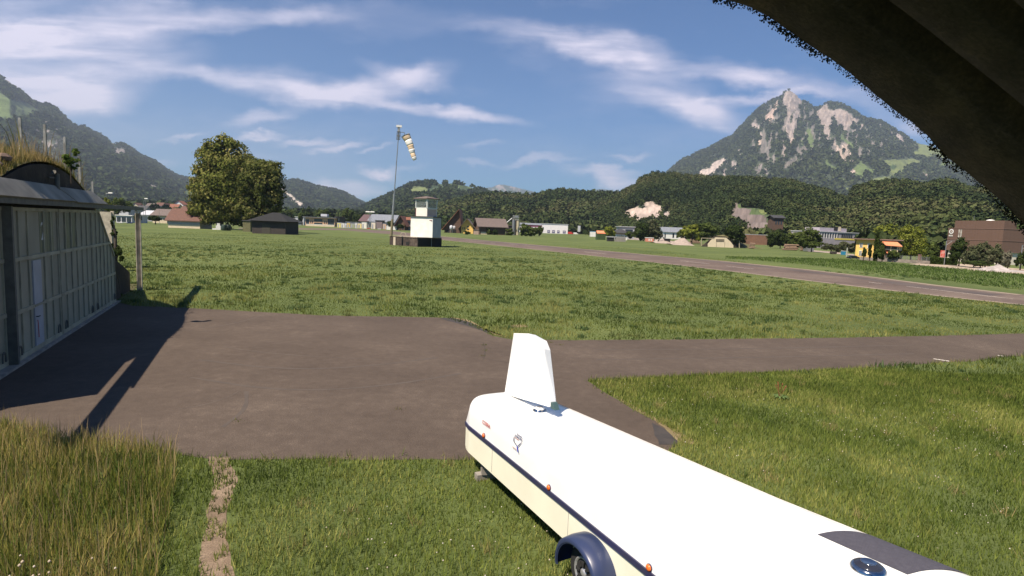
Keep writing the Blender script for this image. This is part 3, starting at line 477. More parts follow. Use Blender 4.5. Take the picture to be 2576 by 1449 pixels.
# wooded ridge in the centre, with small cliffs at its foot
V, W_, t_, _ = hill('wooded_ridge', [(840, 563), (960, 552), (1060, 535), (1150, 515), (1203, 501), (1240, 498), (1300, 502), (1350, 504), (1371, 497), (1391, 492), (1420, 492), (1450, 495), (1500, 498), (1565, 500), (1600, 487), (1660, 477), (1760, 487)], [(840, 1500), (1200, 1100), (1760, 1000)], [(840, 950), (1200, 620), (1760, 600)], 300, 70, 1.1, .04, .006,
    [('rock', ROCKW, [(1365, 545), (1376, 528), (1382, 540), (1378, 556), (1366, 556)]), ('streak', ROCKW, [(1400, 560), (1405, 540), (1425, 530), (1432, 545), (1438, 560), (1432, 575), (1410, 570)]), ('rock', ROCKW, [(1490, 545), (1500, 535), (1506, 540), (1502, 550), (1490, 550)]),
     ('streak', ROCKW, [(1320, 560), (1330, 540), (1345, 545), (1348, 562)]), ('streak', ROCKW, [(1225, 550), (1235, 535), (1265, 540), (1262, 560), (1225, 560)])], base=(.018, .033, .01), seed=41)
P, r = plant(V, W_, t_, 14000, 2.5, 6.2); P[:, 2] += RS.uniform(0, 4, len(P)); crowns('ridge_forest', P, r, 30, WPAL, hs=1.4, size=.32)
# wooded hill on the right with the pale cliff and the quarry
QUARRY = [(1828, 562), (1838, 545), (1849, 519.6), (1865, 524), (1900, 536), (1913, 540), (1940, 556), (1955, 569.6), (1945, 592), (1930, 606), (1872, 606), (1866, 575)]
V, W_, t_, _ = hill('right_wooded_hill', [(1480, 525), (1545, 502), (1562, 497), (1568, 490), (1585, 483), (1600, 475), (1612, 457), (1630, 451), (1650, 447), (1700, 448), (1740, 454), (1800, 456), (1852, 458), (1900, 461), (1952, 465), (2002, 471), (2044, 485), (2077, 491), (2100, 503), (2119, 510), (2135, 503), (2152, 483), (2202, 473), (2244, 471), (2286, 473), (2327, 479), (2369, 471), (2394, 470), (2427, 489), (2477, 493), (2511, 510), (2576, 550), (2700, 595)],
    [(1480, 900), (1800, 850), (2100, 720), (2576, 560), (2700, 540)], [(1480, 590), (1740, 560), (1850, 400), (1950, 350), (2100, 330), (2400, 230), (2700, 220)], 420, 130, .95, .05, .008,
    [('rock', (.40, .32, .27), [(1564, 552), (1572, 528), (1600, 521), (1616, 523), (1622, 510), (1640, 507), (1652, 515), (1668, 516), (1668, 545), (1655, 560), (1636, 566), (1605, 572), (1572, 566)]),
     ('streak', ROCK, [(1655, 540), (1700, 530), (1710, 560), (1670, 560)]), ('rock', (.15, .12, .11), QUARRY), ('m', MEAD2, [(1878, 525), (1915, 523), (1928, 528), (1927, 541), (1905, 535)]), ('m', (.06, .09, .03), [(1849, 524), (1880, 526), (1935, 545), (1960, 570), (1945, 575), (1910, 548), (1865, 535)]),
     ('m', MEAD2, [(2118, 505), (2125, 480), (2140, 482), (2142, 520), (2170, 512), (2180, 520), (2150, 530), (2130, 525)]), ('m', MEAD, [(2505, 545), (2535, 540), (2560, 560), (2520, 562)]), ('streak', ROCKW, [(2165, 515), (2178, 512), (2176, 525)])],
    base=(.018, .033, .01), steps=(QUARRY, 7.0), seed=51)
P, r = plant(V, W_, t_, 19000, 1.8, 4.6); P[:, 2] += RS.uniform(0, 2.5, len(P)); crowns('hillside_forest', P, r, 62, WPAL, hs=1.35, size=.22)
P, r = plant(V, W_, t_, 1500, 1.3, 2.0); P[:, 2] += 2; crowns('hillside_conifers', P, r, 40, WPAL[:2], hs=3.2, size=.4)
# ------------------------------------------------------------------ haze
hz = MB().box((-9500, -30, -1), (21000, 0, 0), (0, 12700, 0), (0, 0, 1560)).build('haze', None); hz['kind'] = 'stuff'
hm = bpy.data.materials.new('haze_air'); hm.use_nodes = True; N, L = hm.node_tree.nodes, hm.node_tree.links; N.clear(); o = N.new('ShaderNodeOutputMaterial'); v = N.new('ShaderNodeVolumePrincipled')
v.inputs['Color'].default_value = (.72, .84, 1, 1); v.inputs['Density'].default_value = 7.2e-5; v.inputs['Anisotropy'].default_value = .2; L.new(v.outputs[0], o.inputs['Volume']); hz.data.materials.append(hm)
# ------------------------------------------------------------------ lettering
def text(s, name, origin, ax, up, size, m, parent, off=.003, align='LEFT'):
    cu = bpy.data.curves.new(name, 'FONT'); cu.body = s; cu.size = size; cu.align_x = align; cu.extrude = .001
    o = bpy.data.objects.new(name, cu); col.objects.link(o); bpy.context.view_layer.update()
    me = bpy.data.meshes.new_from_object(o.evaluated_get(bpy.context.evaluated_depsgraph_get())); bpy.data.objects.remove(o)
    ax = np.asarray(ax, float); ax /= np.linalg.norm(ax); up = np.asarray(up, float); up -= ax * (up @ ax); up /= np.linalg.norm(up); nn = np.cross(ax, up); og = np.asarray(origin, float) + nn * off - ORG[parent]
    for v in me.vertices: v.co = Vector(og + ax * v.co[0] + up * v.co[1] + nn * v.co[2])
    me.name = name; me.materials.clear(); return link(name, me, m, parent)
# ------------------------------------------------------------------ hangar on the left
HDX, HNX = HD, HN; UZ = np.array([0, 0, 1.])
def hp(s, z, out=0.0): return HS(s, z, out)
hg = empty('hangar', hp(4.3, 0), 'earth covered aircraft hangar with pale ribbed sliding doors marked 2', 'hangar')
DOORM = M('door_sheet', (.42, .38, .27), (.32, .29, .205), .9, .7, stretch=(1, 1, .5))
# add fine vertical ribs to the sheet
nt = DOORM.node_tree; wv = nt.nodes.new('ShaderNodeTexWave'); wv.inputs['Scale'].default_value = 9; wv.bands_direction = 'Y'; tcn = nt.nodes.new('ShaderNodeTexCoord'); nt.links.new(tcn.outputs['Object'], wv.inputs[0])
bpn = nt.nodes.new('ShaderNodeBump'); bpn.inputs['Strength'].default_value = .8; bpn.inputs['Distance'].default_value = .02; nt.links.new(wv.outputs['Fac'], bpn.inputs['Height']); nt.links.new(bpn.outputs[0], nt.nodes['Principled BSDF'].inputs['Normal'])
DFRAME = M('door_frame', (.40, .36, .25), (.27, .245, .17), 2, .7); DDARK = M('dark_pane', (.15, .15, .085), (.12, .12, .07), 2, .5)
GSTEEL = M('dark_steel', (.13, .12, .095), (.085, .08, .065), 5, .7)
def hslab(mb, s0, s1, z0, z1, o0, o1, z0b=None, z1b=None):   # slab in the hangar front, o1 outward
    z0b = z0 if z0b is None else z0b; z1b = z1 if z1b is None else z1b
    mb.hexa([hp(s0, z0, o0), hp(s1, z0b, o0), hp(s1, z0b, o1), hp(s0, z0, o1)], [hp(s0, z1, o0), hp(s1, z1b, o0), hp(s1, z1b, o1), hp(s0, z1, o1)]); return mb
def cutz(s): return 4.03 if s < 9.68 else 4.03 - (s - 9.68) * (4.03 - 2.15) / 2.65
leaves = [(-4.3, .02, -.10), (.10, 4.22, 0), (4.30, 8.45, 0), (8.50, 12.36, 0)]
for li, (a, b, o) in enumerate(leaves):
    mb = MB(); cuts = [a] + ([9.68] if a < 9.68 < b else []) + [b]
    for q0, q1 in zip(cuts[:-1], cuts[1:]): hslab(mb, q0, q1, .08, cutz(q0), -.08 + o, 0 + o, .08, cutz(q1))
    leaf = mb.build('door_leaf', DOORM, hg); mb = MB(); n = 7; hslab(mb, a, b, .06, .2, o, .045 + o)
    ms = np.linspace(a + .04, b - .04, n)
    for s in ms:
        if li == 1 and 1.75 < s < 2.5: continue
        hslab(mb, s - .025, s + .025, .2, cutz(s) - .06, o, .04 + o)
    for z in (1.33, 2.69):
        e2 = b if z < 2.1 else min(b, 9.68 + (4.03 - z) / .7094)
        for q0, q1 in ([(a, 1.72), (2.52, b)] if li == 1 and z < 2 else [(a, e2)]): hslab(mb, q0, q1, z - .05, z + .05, o, .055 + o)
    if cuts[-1] > 9.68: hslab(mb, a, 9.68, 3.94, 4.03, o, .05 + o); mb.hexa([hp(9.68, 3.92, 0), hp(12.33, 2.02, 0), hp(12.33, 2.02, .05), hp(9.68, 3.92, .05)], [hp(9.68, 4.02, 0), hp(12.33, 2.14, 0), hp(12.33, 2.14, .05), hp(9.68, 4.02, .05)])
    else: hslab(mb, a, b, 3.94, 4.03, o, .05 + o)
    mb.build('frame', DFRAME, leaf)
    for sx in ([a + .35, b - .35] if li < 3 else [a + .4, b - .35]):     # arched roller covers at the foot
        mb = MB(); c = [hp(sx + .11 * math.cos(t), .2 + .26 * math.sin(t) ** .8 if math.sin(t) > 0 else .2, .06 + o) for t in np.linspace(0, math.pi, 9)]; mb.tube(c, .02, 6); mb.build('roller_guard', GSTEEL, leaf)
for s0, s1 in ((2.55, 3.15), (3.2, 3.8), (4.95, 5.6), (5.65, 6.3)): hslab(MB(), s0, s1, 2.76, 3.92, .001, .008).build('window_pane', DDARK, hg)
mb = hslab(MB(), .0, .11, 0, 4.05, -.1, .14); mb.build('door_post', GSTEEL, hg)
wk = hslab(MB(), 1.78, 2.46, .12, 2.58, .0, .035).build('wicket_door', M('white_door', (.40, .40, .42), (.34, .34, .36), 2, .6), hg)
mb = hslab(MB(), 1.74, 2.5, 1.30, 1.36, .035, .06); mb.build('crossbar', DFRAME, wk)
MB().tube([hp(1.84, 1.02, .04), hp(1.84, 1.02, .09), hp(1.98, 1.02, .09)], .014, 6).build('handle', RUBBER, wk)
MB().tube([hp(1.88, .92, .06), hp(1.92, .75, .06), hp(1.92, .42, .06)], .009, 5).build('cord', RED, wk)
text('2', 'door_number', hp(2.62, 3.12, .012), HDX, UZ, .74, WHITE, hg, .003)
hslab(MB(), -6.5, 12.7, -.05, .07, -.4, .16).build('threshold', CONC, hg)
mb = hslab(MB(), -8, 18.2, 4.10, 4.26, .05, .34, 4.14, 4.3); mb.build('door_rail', GSTEEL, hg)
CANO = M('canopy_sheet', (.28, .255, .205), (.16, .147, .12), 1.1, .8, bump=.3)
for a0, a1, b0, b1 in ((-3.4, 3.96, -4.0, 4.72), (4.2, 8.55, 4.95, 9.35)):
    mb = MB(); mb.hexa([hp(b0, 4.28, .42), hp(b1, 4.30, .42), hp(b1, 4.27, .38), hp(b0, 4.25, .38)], [hp(a0, 4.72, .06), hp(a1, 4.74, .06), hp(a1, 4.71, .02), hp(a0, 4.69, .02)]); mb.build('canopy', CANO, hg)
SC, SR = 4.3, 12.2
def archz(s): return 5.34 - SR + math.sqrt(max(SR * SR - (s - SC) ** 2, 0))
DCON = multi_mat('weathered_concrete', [(.36, (.022, .018, .014)), (.5, (.045, .036, .028)), (.6, (.08, .066, .05)), (.7, (.14, .12, .095))], (.5, 2.5, 12), .95, .6, .03)
ss = np.linspace(-5.7, 14.3, 61); b = [hp(s, -.1, -.12) for s in ss]; t = [hp(s, max(archz(s), 0) + .02, -.12) for s in ss]; bb = [hp(s, -.1, -.5) for s in ss]; tb = [hp(s, max(archz(s), 0) + .02, -.5) for s in ss]; n = len(ss)
MB().add(b + t + bb + tb, [(i, i + 1, n + i + 1, n + i) for i in range(n - 1)] + [(n + i, n + i + 1, 3 * n + i + 1, 3 * n + i) for i in range(n - 1)] + [(2 * n + i + 1, 2 * n + i, 3 * n + i, 3 * n + i + 1) for i in range(n - 1)]).build('arch_wall', DCON, hg)
MB().hexa([hp(12.4, -.1, -.2), hp(17.2, -.1, -.2), hp(17.2, -.1, -.5), hp(12.4, -.1, -.5)], [hp(12.4, 2.2, -.2), hp(17.2, .95, -.2), hp(17.2, .95, -.5), hp(12.4, 2.2, -.5)]).build('wing_wall', DCON, hg)
mb = MB().tube([hp(4.05, 4.55, .1), hp(4.05, 5.08, .1), hp(3.9, 5.14, .06)], .07, 8); mb.cbox(hp(3.95, 4.68, .02), .05, .3, .04); mb.cbox(hp(3.95, 4.95, .02), .05, .3, .04); mb.build('vent_pipe', GSTEEL, hg)
HPOST = M('beige_post', (.55, .48, .36), (.36, .31, .23), 4, .8)
pp = hp(17.25, 0, .2); mb = MB(); mb.box(pp - HD * .12 + HN * -.1, HD * .24, HN * .03, UZ * 4.1); mb.box(pp - HD * .12 + HN * .1, HD * .24, HN * .03, UZ * 4.1); mb.box(pp - HD * .015 + HN * -.07, HD * .03, HN * .17, UZ * 4.1); mb.build('rail_post', HPOST, hg)
hslab(MB(), 16.9, 17.25, 3.98, 4.1, .14, .30).build('bracket', WHITE, hg)
# earth mound over the hangar
def moundz(s, k):
    z = archz(s) if -5.7 < s < 14.2 else 0; z += .10 + .45 * np.clip((3.2 - s) / 4, 0, 1) * np.clip(k / 1.0, 0, 1); z += .25 * (fbm(s * .5, k * .5, 77) - .3) * min(1, k * 2) ; return max(z * (1 - .035 * max(0, k - 8)), -.05) if -5.9 < s < 14.6 else -.05
mk = np.array([.0, .3, .7, 1.2, 2, 3.2, 5, 7, 9, 12, 16, 20, 24]); ms = np.linspace(-12, 21, 90)
def mz(s, k):
    w = np.clip(k / 3, 0, 1); a = moundz(s, k); sk = max(0, 1.6 - .28 * abs(s - SC - 10.5)) if s > 8 else 0; return max(a, sk * w)
V = np.array([[hp(s, mz(s, k), -.12 - k) for s in ms] for k in mk]); i = np.arange(len(mk) - 1)[:, None] * len(ms) + np.arange(len(ms) - 1)[None]
MOUNDM = multi_mat('mound_soil', [(.36, (.05, .045, .02)), (.5, (.10, .09, .04)), (.64, (.16, .14, .07))], (.4, 3, 14), .95, .8, .05)
npmesh('mound', V.reshape(-1, 3), np.stack([i, i + 1, i + len(ms) + 1, i + len(ms)], -1).reshape(-1, 4), MOUNDM, smooth=True)['kind'] = 'structure'
n = 26000; s_ = RS.uniform(-9, 15, n); k_ = RS.uniform(0, 7, n) ** 1.0 * RS.rand(n); P = np.array([hp(s, mz(s, k) - .02, -.12 - k) for s, k in zip(s_, k_)]); hh = RS.uniform(.15, .5, n) * np.where(s_ > 7.5, .55, 1.0) * np.clip(.5 + k_ * .8, .45, 1.15)
blades('mound_grass', P, hh, RS.uniform(.008, .018, n), gcol(P, n, [(.06, .085, .02), (.13, .14, .035), (.25, .2, .07), (.36, .27, .12)], .8, 61), .55, True)
n = 500; s_ = RS.uniform(-6, 10, n); P = np.array([hp(s, mz(s, .3) - .02, -.2 - RS.rand() * .6) for s in s_]); blades('mound_seed_stalks', P, RS.uniform(.5, .95, n), RS.uniform(.008, .012, n), gcol(P, n, [(.3, .22, .1), (.4, .3, .16)], .8, 62), .5, True)
P = np.array([hp(s, 0.0, o) for s, o in zip(RS.uniform(13.2, 17, 2600), RS.uniform(-4.5, -.6, 2600))]); P[:, 2] += np.array([mz(s, 2) for s in np.full(len(P), 15.)]) * 0; n = len(P)
blades('slope_grass', P, RS.uniform(.5, 1.5, n), RS.uniform(.02, .05, n), gcol(P, n, [(.2, .16, .06), (.33, .25, .11), (.12, .12, .04)], .8, 63), .4, True)
P = np.array([hp(s, mz(s, .2) - .02, -.18 - RS.rand() * .3) for s in RS.uniform(-5, 9.5, 26)]); n = len(P)
blades('tall_weeds', P, RS.uniform(.7, 1.35, n), RS.uniform(.025, .05, n), gcol(P, n, [(.2, .17, .07), (.3, .24, .11), (.12, .14, .04)], .8, 62), .5, True)
# fallen stones on the mound
SL = ['largest reddish broken stone on the grassy edge above the concrete arch', 'flat reddish stone lying in the middle of the broken stones on the mound', 'smallest reddish stone, lowest on the edge of the concrete arch']
for k in range(3):
    s = .1 + .6 * k; c = hp(s, archz(s) + .16 + .05 * (k % 3), -.35); mb = MB(); L_ = []
    for zz, rr in ((0, .15), (.1, .18), (.19, .09)): L_.append([c + HD * rr * (1 + .3 * math.sin(k * 3 + j)) * math.cos(j * 1.047) + HN * rr * math.sin(j * 1.047) + UZ * zz for j in range(6)])
    mb.hexa(L_[0], L_[1]); mb.hexa(L_[1], L_[2]); tag(mb.build('stone', M('reddish_stone', (.2, .13, .1), (.11, .075, .06), 6, .95)), SL[k], 'stone', 'stones on the hangar mound')
FP = [((54, 390), (62, 303)), ((116, 405), (121, 318)), ((165, 410), (168.5, 348)), ((201, 446), (204, 395)), ((234, 502), (236, 458))]
FL = ['tallest weathered fence post, nearest the left edge on the hangar mound', 'second fence post from the left, standing above the dark concrete arch', 'fence post on the mound half hidden by the leafy sapling', 'slim fence post on the falling right side of the mound', 'last and lowest fence post, just above the end of the canopy']
POSTM = M('weathered_post', (.36, .36, .33), (.13, .12, .10), 7, .9, stretch=(1, 1, .4)); tops = []
for (a, b_), lb in zip(FP, FL):
    A = ONP(*a, HB - HN * .9, HN); B = ONP(*b_, HB - HN * .9, HN); tops.append((A, B)); mb = MB().cbox(A - UZ * (1.0 if A[2] > 5.5 else 2.2), .075, .075, B[2] - A[2] + (1.0 if A[2] > 5.5 else 2.2), .3)
    mb.cbox(A + UZ * (B[2] - A[2]), .05, .05, .02, .3); tag(mb.build('fence_post', POSTM), lb, 'fence post', 'fence posts on the hangar mound')
mb = MB()
for (A, B), (A2, B2) in zip(tops[:-1], tops[1:]):
    for w in np.linspace(.12, .95, 12): mb.tube([A + (B - A) * w, A2 + (B2 - A2) * w], .0022, 3)
    for w in np.linspace(0, 1, 26): p0 = A + (A2 - A) * w; p1 = B + (B2 - B) * w; mb.tube([p0, p0 + (p1 - p0) * .95], .0016, 3)
tag(mb.build('wire_mesh_fence', STEEL), 'fine wire netting strung between the posts on the mound', 'fence')
# ------------------------------------------------------------------ arch of the camera's own hangar, upper right
Y0 = 1.8
edge = [(1650, -75), (1735, -35), (1800, -2), (1850, 10), (1898, 25), (1930, 50), (1965, 71), (2002, 98), (2036, 121), (2061, 140), (2086, 158), (2119, 184), (2161, 216), (2186, 237), (2223, 263), (2252, 287), (2290, 316), (2318, 341), (2348, 367), (2394, 403), (2427, 430), (2452, 456), (2486, 486), (2519, 515), (2548, 541), (2576, 574), (2640, 650), (2720, 750), (2800, 880), (2860, 1020), (2900, 1200), (2950, 1600), (3000, 2400), (3020, 3600)]
EP = np.array(spline([PD(x, y, Y0) for x, y in edge], .012)); w_ = 5; pad = np.vstack([EP[:1]] * w_ + [EP] + [EP[-1:]] * w_); EP = np.array([pad[i:i + 2 * w_ + 1].mean(0) for i in range(len(EP))]); ctr = np.array([-.54, Y0, 2.47]); kk = np.arange(len(EP)); EL = EP - (EP - ctr) * ((fbm(kk * .11, kk * 0, 3, 5) - .5) * .006 + np.clip(vnoise(kk * .05, kk * 0, 9) - .8, 0, 1) * .03)[:, None] * np.array([1, 0, 1]); RD = EP - ctr; RD[:, 1] = 0; RD /= np.linalg.norm(RD, axis=1)[:, None]
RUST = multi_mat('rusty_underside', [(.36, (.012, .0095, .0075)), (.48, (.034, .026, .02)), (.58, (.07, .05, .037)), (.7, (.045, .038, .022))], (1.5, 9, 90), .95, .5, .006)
rf = empty('arched_roof', (1.5, 1.2, 4), 'black corrugated arched roof edge hanging over the upper right corner', 'roof')
ys = []; prof = []   # (distance back from the edge, outward offset)
for yb, off in [(0, .01), (.02, 0), (.26, .0), (.28, .09), (.35, .09), (.37, .0), (.40, .0), (.50, .0), (.52, .09), (.57, .09), (.585, 0), (.70, .0), (.72, .09), (.77, .09), (.785, 0), (.90, 0), (.92, .06), (.955, .06), (.975, 0), (1.15, 0), (1.17, .06), (1.21, .06), (1.23, 0), (1.7, 0), (2.8, 0)]:
    prof.append((yb, off))
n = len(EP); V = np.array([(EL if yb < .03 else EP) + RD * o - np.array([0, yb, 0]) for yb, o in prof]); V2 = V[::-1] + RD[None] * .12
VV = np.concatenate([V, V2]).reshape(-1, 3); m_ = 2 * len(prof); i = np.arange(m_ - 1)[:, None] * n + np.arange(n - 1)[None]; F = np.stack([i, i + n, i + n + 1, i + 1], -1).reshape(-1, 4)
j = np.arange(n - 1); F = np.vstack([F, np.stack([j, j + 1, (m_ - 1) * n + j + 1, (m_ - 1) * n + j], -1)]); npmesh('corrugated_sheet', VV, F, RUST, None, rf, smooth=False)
nq = 11000; q = RS.randint(0, n - 1, nq); tq = RS.rand(nq, 1); c = EL[q] * (1 - tq) + EL[q + 1] * tq + RD[q] * RS.uniform(-.001, .012, (nq, 1)) + np.array([0, 1, 0]) * RS.uniform(-.02, .012, (nq, 1)); big = (vnoise(q * .21, q * 0, 5) > .66)[:, None]
r_ = RS.uniform(.001, .003, (nq, 1)) * np.where(big, 1.4, 1); c = c - RD[q] * np.where(big, RS.uniform(0, .011, (nq, 1)), 0); V = (c[:, None, :] + oc[None] * r_[:, :, None] * RS.uniform(.6, 1.3, (nq, 6, 1))).reshape(-1, 3)
F = (np.arange(nq)[:, None, None] * 6 + np.array([(0, 1, 4), (1, 2, 4), (2, 3, 4), (3, 0, 4), (1, 0, 5), (2, 1, 5), (3, 2, 5), (0, 3, 5)])[None]).reshape(-1, 3)
mo = npmesh('moss_fringe', V, F, M('dark_moss', (.02, .018, .012), (.012, .011, .008), 20, .95), None, rf)
# ------------------------------------------------------------------ glider trailer
TA = G(1168, 1065, .75); TA[2] = 0; TD = G(1640, 1449, .75) - G(1168, 1065, .75); TD[2] = 0; TD /= np.linalg.norm(TD); TN = np.array([-TD[1], TD[0], 0])
if TN[0] < 0: TN = -TN
TLEN = 7.05
def tw(s): return float(np.interp(s, [0, .2, .6, 1.0, 5.0, 6.8, 7.05], [.90, 1.03, 1.12, 1.20, 1.45, 1.62, 1.64]))
def tl(s): return float(np.interp(s, [0, .2, .6, 7.05], [.03, .0, 0, 0]))
def tz(s): return float(np.interp(s, [0, .15, .42, .9, 5.0, 6.7, 7.0, 7.05], [.82, 1.26, 1.34, 1.35, 1.49, 1.57, 1.50, 1.4]))
def tp(s, n, z): return TA + TD * s + TN * n + UZ * z
def lidp(s, th, off=0.0):    # th from 0 (left belt) to pi (right belt)
    w = tw(s); l = tl(s); zt = tz(s); e = 2 / 4.2; cx = math.cos(th); sx = math.sin(th)
    X = -np.sign(cx) * abs(cx) ** e; Z = abs(sx) ** e; p = tp(s, l + (w - l) * (X + 1) / 2, .78 + (zt - .78) * Z)
    if off:
        p1 = lidp(s, th + .02); p0 = lidp(s, th - .02); q1 = lidp(s + .02, th); nn = np.cross(p1 - p0, q1 - p); nn /= np.linalg.norm(nn) + 1e-9
        if nn @ (p - tp(s, w / 2, .7)) < 0: nn = -nn
        p = p + nn * off
    return p
def lidfind(x, y):
    best = None
    for s in np.linspace(.02, 7.0, 280):
        for th in np.linspace(.05, 2.4, 95):
            u, v = PROJ(lidp(s, th)); d = (u - x) ** 2 + (v - y) ** 2
            if best is None or d < best[0]: best = (d, s, th)
    return best[1], best[2]
def frame(s, th):
    p = lidp(s, th); ax = lidp(s + .05, th) - p; up = lidp(s, th + .04) - lidp(s, th - .04); return p, ax / np.linalg.norm(ax), up / np.linalg.norm(up)
TW = M('trailer_gelcoat', (.84, .84, .83), (.79, .79, .77), 1.5, .25, coat=.3); TCR = M('trailer_side', (.78, .75, .60), (.72, .69, .55), 1.5, .35); TBL = M('blue_trim', (.022, .022, .07), (.03, .03, .06), 6, .5, lo=.4, hi=.6)
tr = empty('glider_trailer', tp(3.5, .7, 0), 'long white enclosed glider trailer with tall fin box parked on the lawn', 'trailer')
ssn = np.array(sorted(set(list(np.linspace(0, .3, 9)) + list(np.linspace(.3, 1, 6)) + list(np.linspace(1, 6.6, 24)) + list(np.linspace(6.6, 7.05, 6))))); ths = np.linspace(0, math.pi, 41)
V = np.array([[lidp(s, t) for t in ths] for s in ssn]); n = len(ths); m_ = len(ssn); i = np.arange(m_ - 1)[:, None] * n + np.arange(n - 1)[None]; F = [tuple(int(v) for v in f) for f in np.stack([i, i + n, i + n + 1, i + 1], -1).reshape(-1, 4)]
mb = MB(); mb.add(V.reshape(-1, 3), F + [tuple(range(n)), tuple(reversed(range((m_ - 1) * n, m_ * n)))]); lid = mb.build('lid', TW, tr, True)
mb = MB()
for a, b_ in zip(ssn[:-1], ssn[1:]): mb.hexa([tp(a, tl(a), .33 + .05 * (a < .05)), tp(b_, tl(b_), .33), tp(b_, tw(b_), .33), tp(a, tw(a), .33)], [tp(a, tl(a), .722), tp(b_, tl(b_), .722), tp(b_, tw(b_), .722), tp(a, tw(a), .722)])
mb.build('lower_body', TCR, tr)
mb = MB()
for a, b_ in zip(ssn[:-1], ssn[1:]): mb.hexa([tp(a, tl(a) - .018, .72), tp(b_, tl(b_) - .018, .72), tp(b_, tw(b_) + .018, .72), tp(a, tw(a) + .018, .72)], [tp(a, tl(a) - .018, .782), tp(b_, tl(b_) - .018, .782), tp(b_, tw(b_) + .018, .782), tp(a, tw(a) + .018, .782)])
mb.build('belt_rail', TBL, tr)
mb = MB(); mb.box(tp(.1, .12, .26), TD * 6.8, TN * .06, UZ * .08); mb.box(tp(.1, 1.0, .26), TD * 6.8, TN * .06, UZ * .08); mb.box(tp(3.6, -.05, .26), TD * .1, TN * 1.5, UZ * .08); mb.build('chassis', GSTEEL, tr)
mb = MB(); mb.box(tp(.03, .2, .5), TD * -.03, TN * .5, UZ * .14); mb.tube([tp(.0, .16, .70), tp(-.04, .15, .6), tp(-.03, .14, .52)], .012, 6)
mb.lathe(tp(-.05, .14, .50), [(.035, -.006), (.045, 0), (.035, .006)], TN, 10); mb.build('tail_catch', M('catch_red', (.3, .12, .1), (.2, .1, .1), 8, .5), tr)
fo = TA + TN * .47; FPX_ = [(1266, 984), (1289, 838), (1326, 839), (1356, 855), (1365, 878), (1378, 1016)]; A_ = [ONP(x, y, fo, TN) for x, y in FPX_]
A_[0][2] -= .05; A_[-1][2] -= .05; B_ = [a + TN * .15 + UZ * (-.03 if 0 < k < 5 else 0) - TD * (.03 if k in (3, 4) else 0) for k, a in enumerate(A_)]
mb = MB().hexa([a - TN * -.02 for a in A_], B_); fb = mb.build('fin_box', TW, tr)
bv = fb.modifiers.new('bevel', 'BEVEL'); bv.width = .008; bv.segments = 2
mb = MB(); a0, a5 = A_[0].copy(), A_[-1].copy()   # fillet collar where fin meets lid
TEAL = M('fin_teal_strip', (.05, .09, .09), (.04, .07, .07), 3, .5)  # dark teal colour of the collar piece
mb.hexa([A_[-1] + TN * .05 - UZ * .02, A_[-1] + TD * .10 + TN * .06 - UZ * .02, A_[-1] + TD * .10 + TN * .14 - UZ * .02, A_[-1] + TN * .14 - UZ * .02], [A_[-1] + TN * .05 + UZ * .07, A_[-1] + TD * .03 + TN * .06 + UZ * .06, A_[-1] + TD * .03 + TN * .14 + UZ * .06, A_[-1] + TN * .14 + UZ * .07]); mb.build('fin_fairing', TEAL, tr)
AMB = M('amber_lens', (.8, .16, .03), (.65, .12, .02), 20, .25)
for x, y in ((1212, 1089), (1370, 1219), (1620, 1418)):
    s, th = lidfind(x, y); s_c = s; p = tp(s_c, tl(s_c) - .012, .815); mb = MB(); mb.lathe(p, [(.0, -.022), (.03, -.02), (.034, 0), (.03, .014), (.012, .02)], -TN, 14); l_ = mb.build('marker_lamp', AMB, tr, True)
    MB().lathe(p, [(.038, .0), (.038, -.028)][::-1], -TN, 14).build('base', TBL, l_)
CHR = M('chrome', (.5, .5, .52), (.4, .4, .42), 3, .12, metal=1); VD = M('vent_glass', (.03, .035, .05), (.02, .02, .03), 3, .15)
for (x, y), r_, dome in (((1358, 1030), .085, TW), ((2183, 1432), .105, VD)):
    s, th = lidfind(x, y); th = max(th, .9); p, ax, up = frame(s, th); nn = np.cross(ax, up); nn = nn if nn[2] > 0 else -nn; nn = nn * .5 + UZ * .5
    v_ = MB().lathe(p, [(r_ * 1.15, -.03), (r_ * 1.18, .012), (r_ * 1.05, .03), (r_ * .96, .036)], nn, 28).build('roof_vent', CHR, tr, True); MB().lathe(p, [(r_ * .95, .03), (r_ * .9, .042), (r_ * .6, .055), (r_ * .3, .06)], nn, 28).build('dome', dome, v_, True)
    MB().lathe(p, [(r_ * .52, .056), (r_ * .50, .064), (r_ * .44, .062)], nn, 28).build('ring', CHR, v_, True)
s0, t0 = lidfind(2058, 1342); s1, t1 = lidfind(2210, 1323); s2, t2 = lidfind(2461, 1427)
MATM = M('ribbed_mat', (.075, .07, .085), (.06, .056, .07), 30, .75); nt = MATM.node_tree; wv = nt.nodes.new('ShaderNodeTexWave'); wv.inputs['Scale'].default_value = 30; tcn = nt.nodes.new('ShaderNodeTexCoord'); mpn = nt.nodes.new('ShaderNodeMapping'); mpn.inputs['Rotation'].default_value = (0, 0, math.atan2(TN[1], TN[0]))
nt.links.new(tcn.outputs['Object'], mpn.inputs[0]); nt.links.new(mpn.outputs[0], wv.inputs[0]); bpn = nt.nodes.new('ShaderNodeBump'); bpn.inputs['Strength'].default_value = .6; bpn.inputs['Distance'].default_value = .004; nt.links.new(wv.outputs['Fac'], bpn.inputs['Height']); nt.links.new(bpn.outputs[0], nt.nodes['Principled BSDF'].inputs['Normal'])
na, nb = 16, 14; V = []
for a in range(na + 1):
    for b_ in range(nb + 1):
        fa, fb_ = a / na, b_ / nb; th = t0 + (t1 - t0) * fb_; th = t0 + (max(t1, t2) - t0) * fb_; sst = s0 + (s1 - s0) * fb_; V.append(lidp(sst + (s2 - s1) * fa, th, .006))
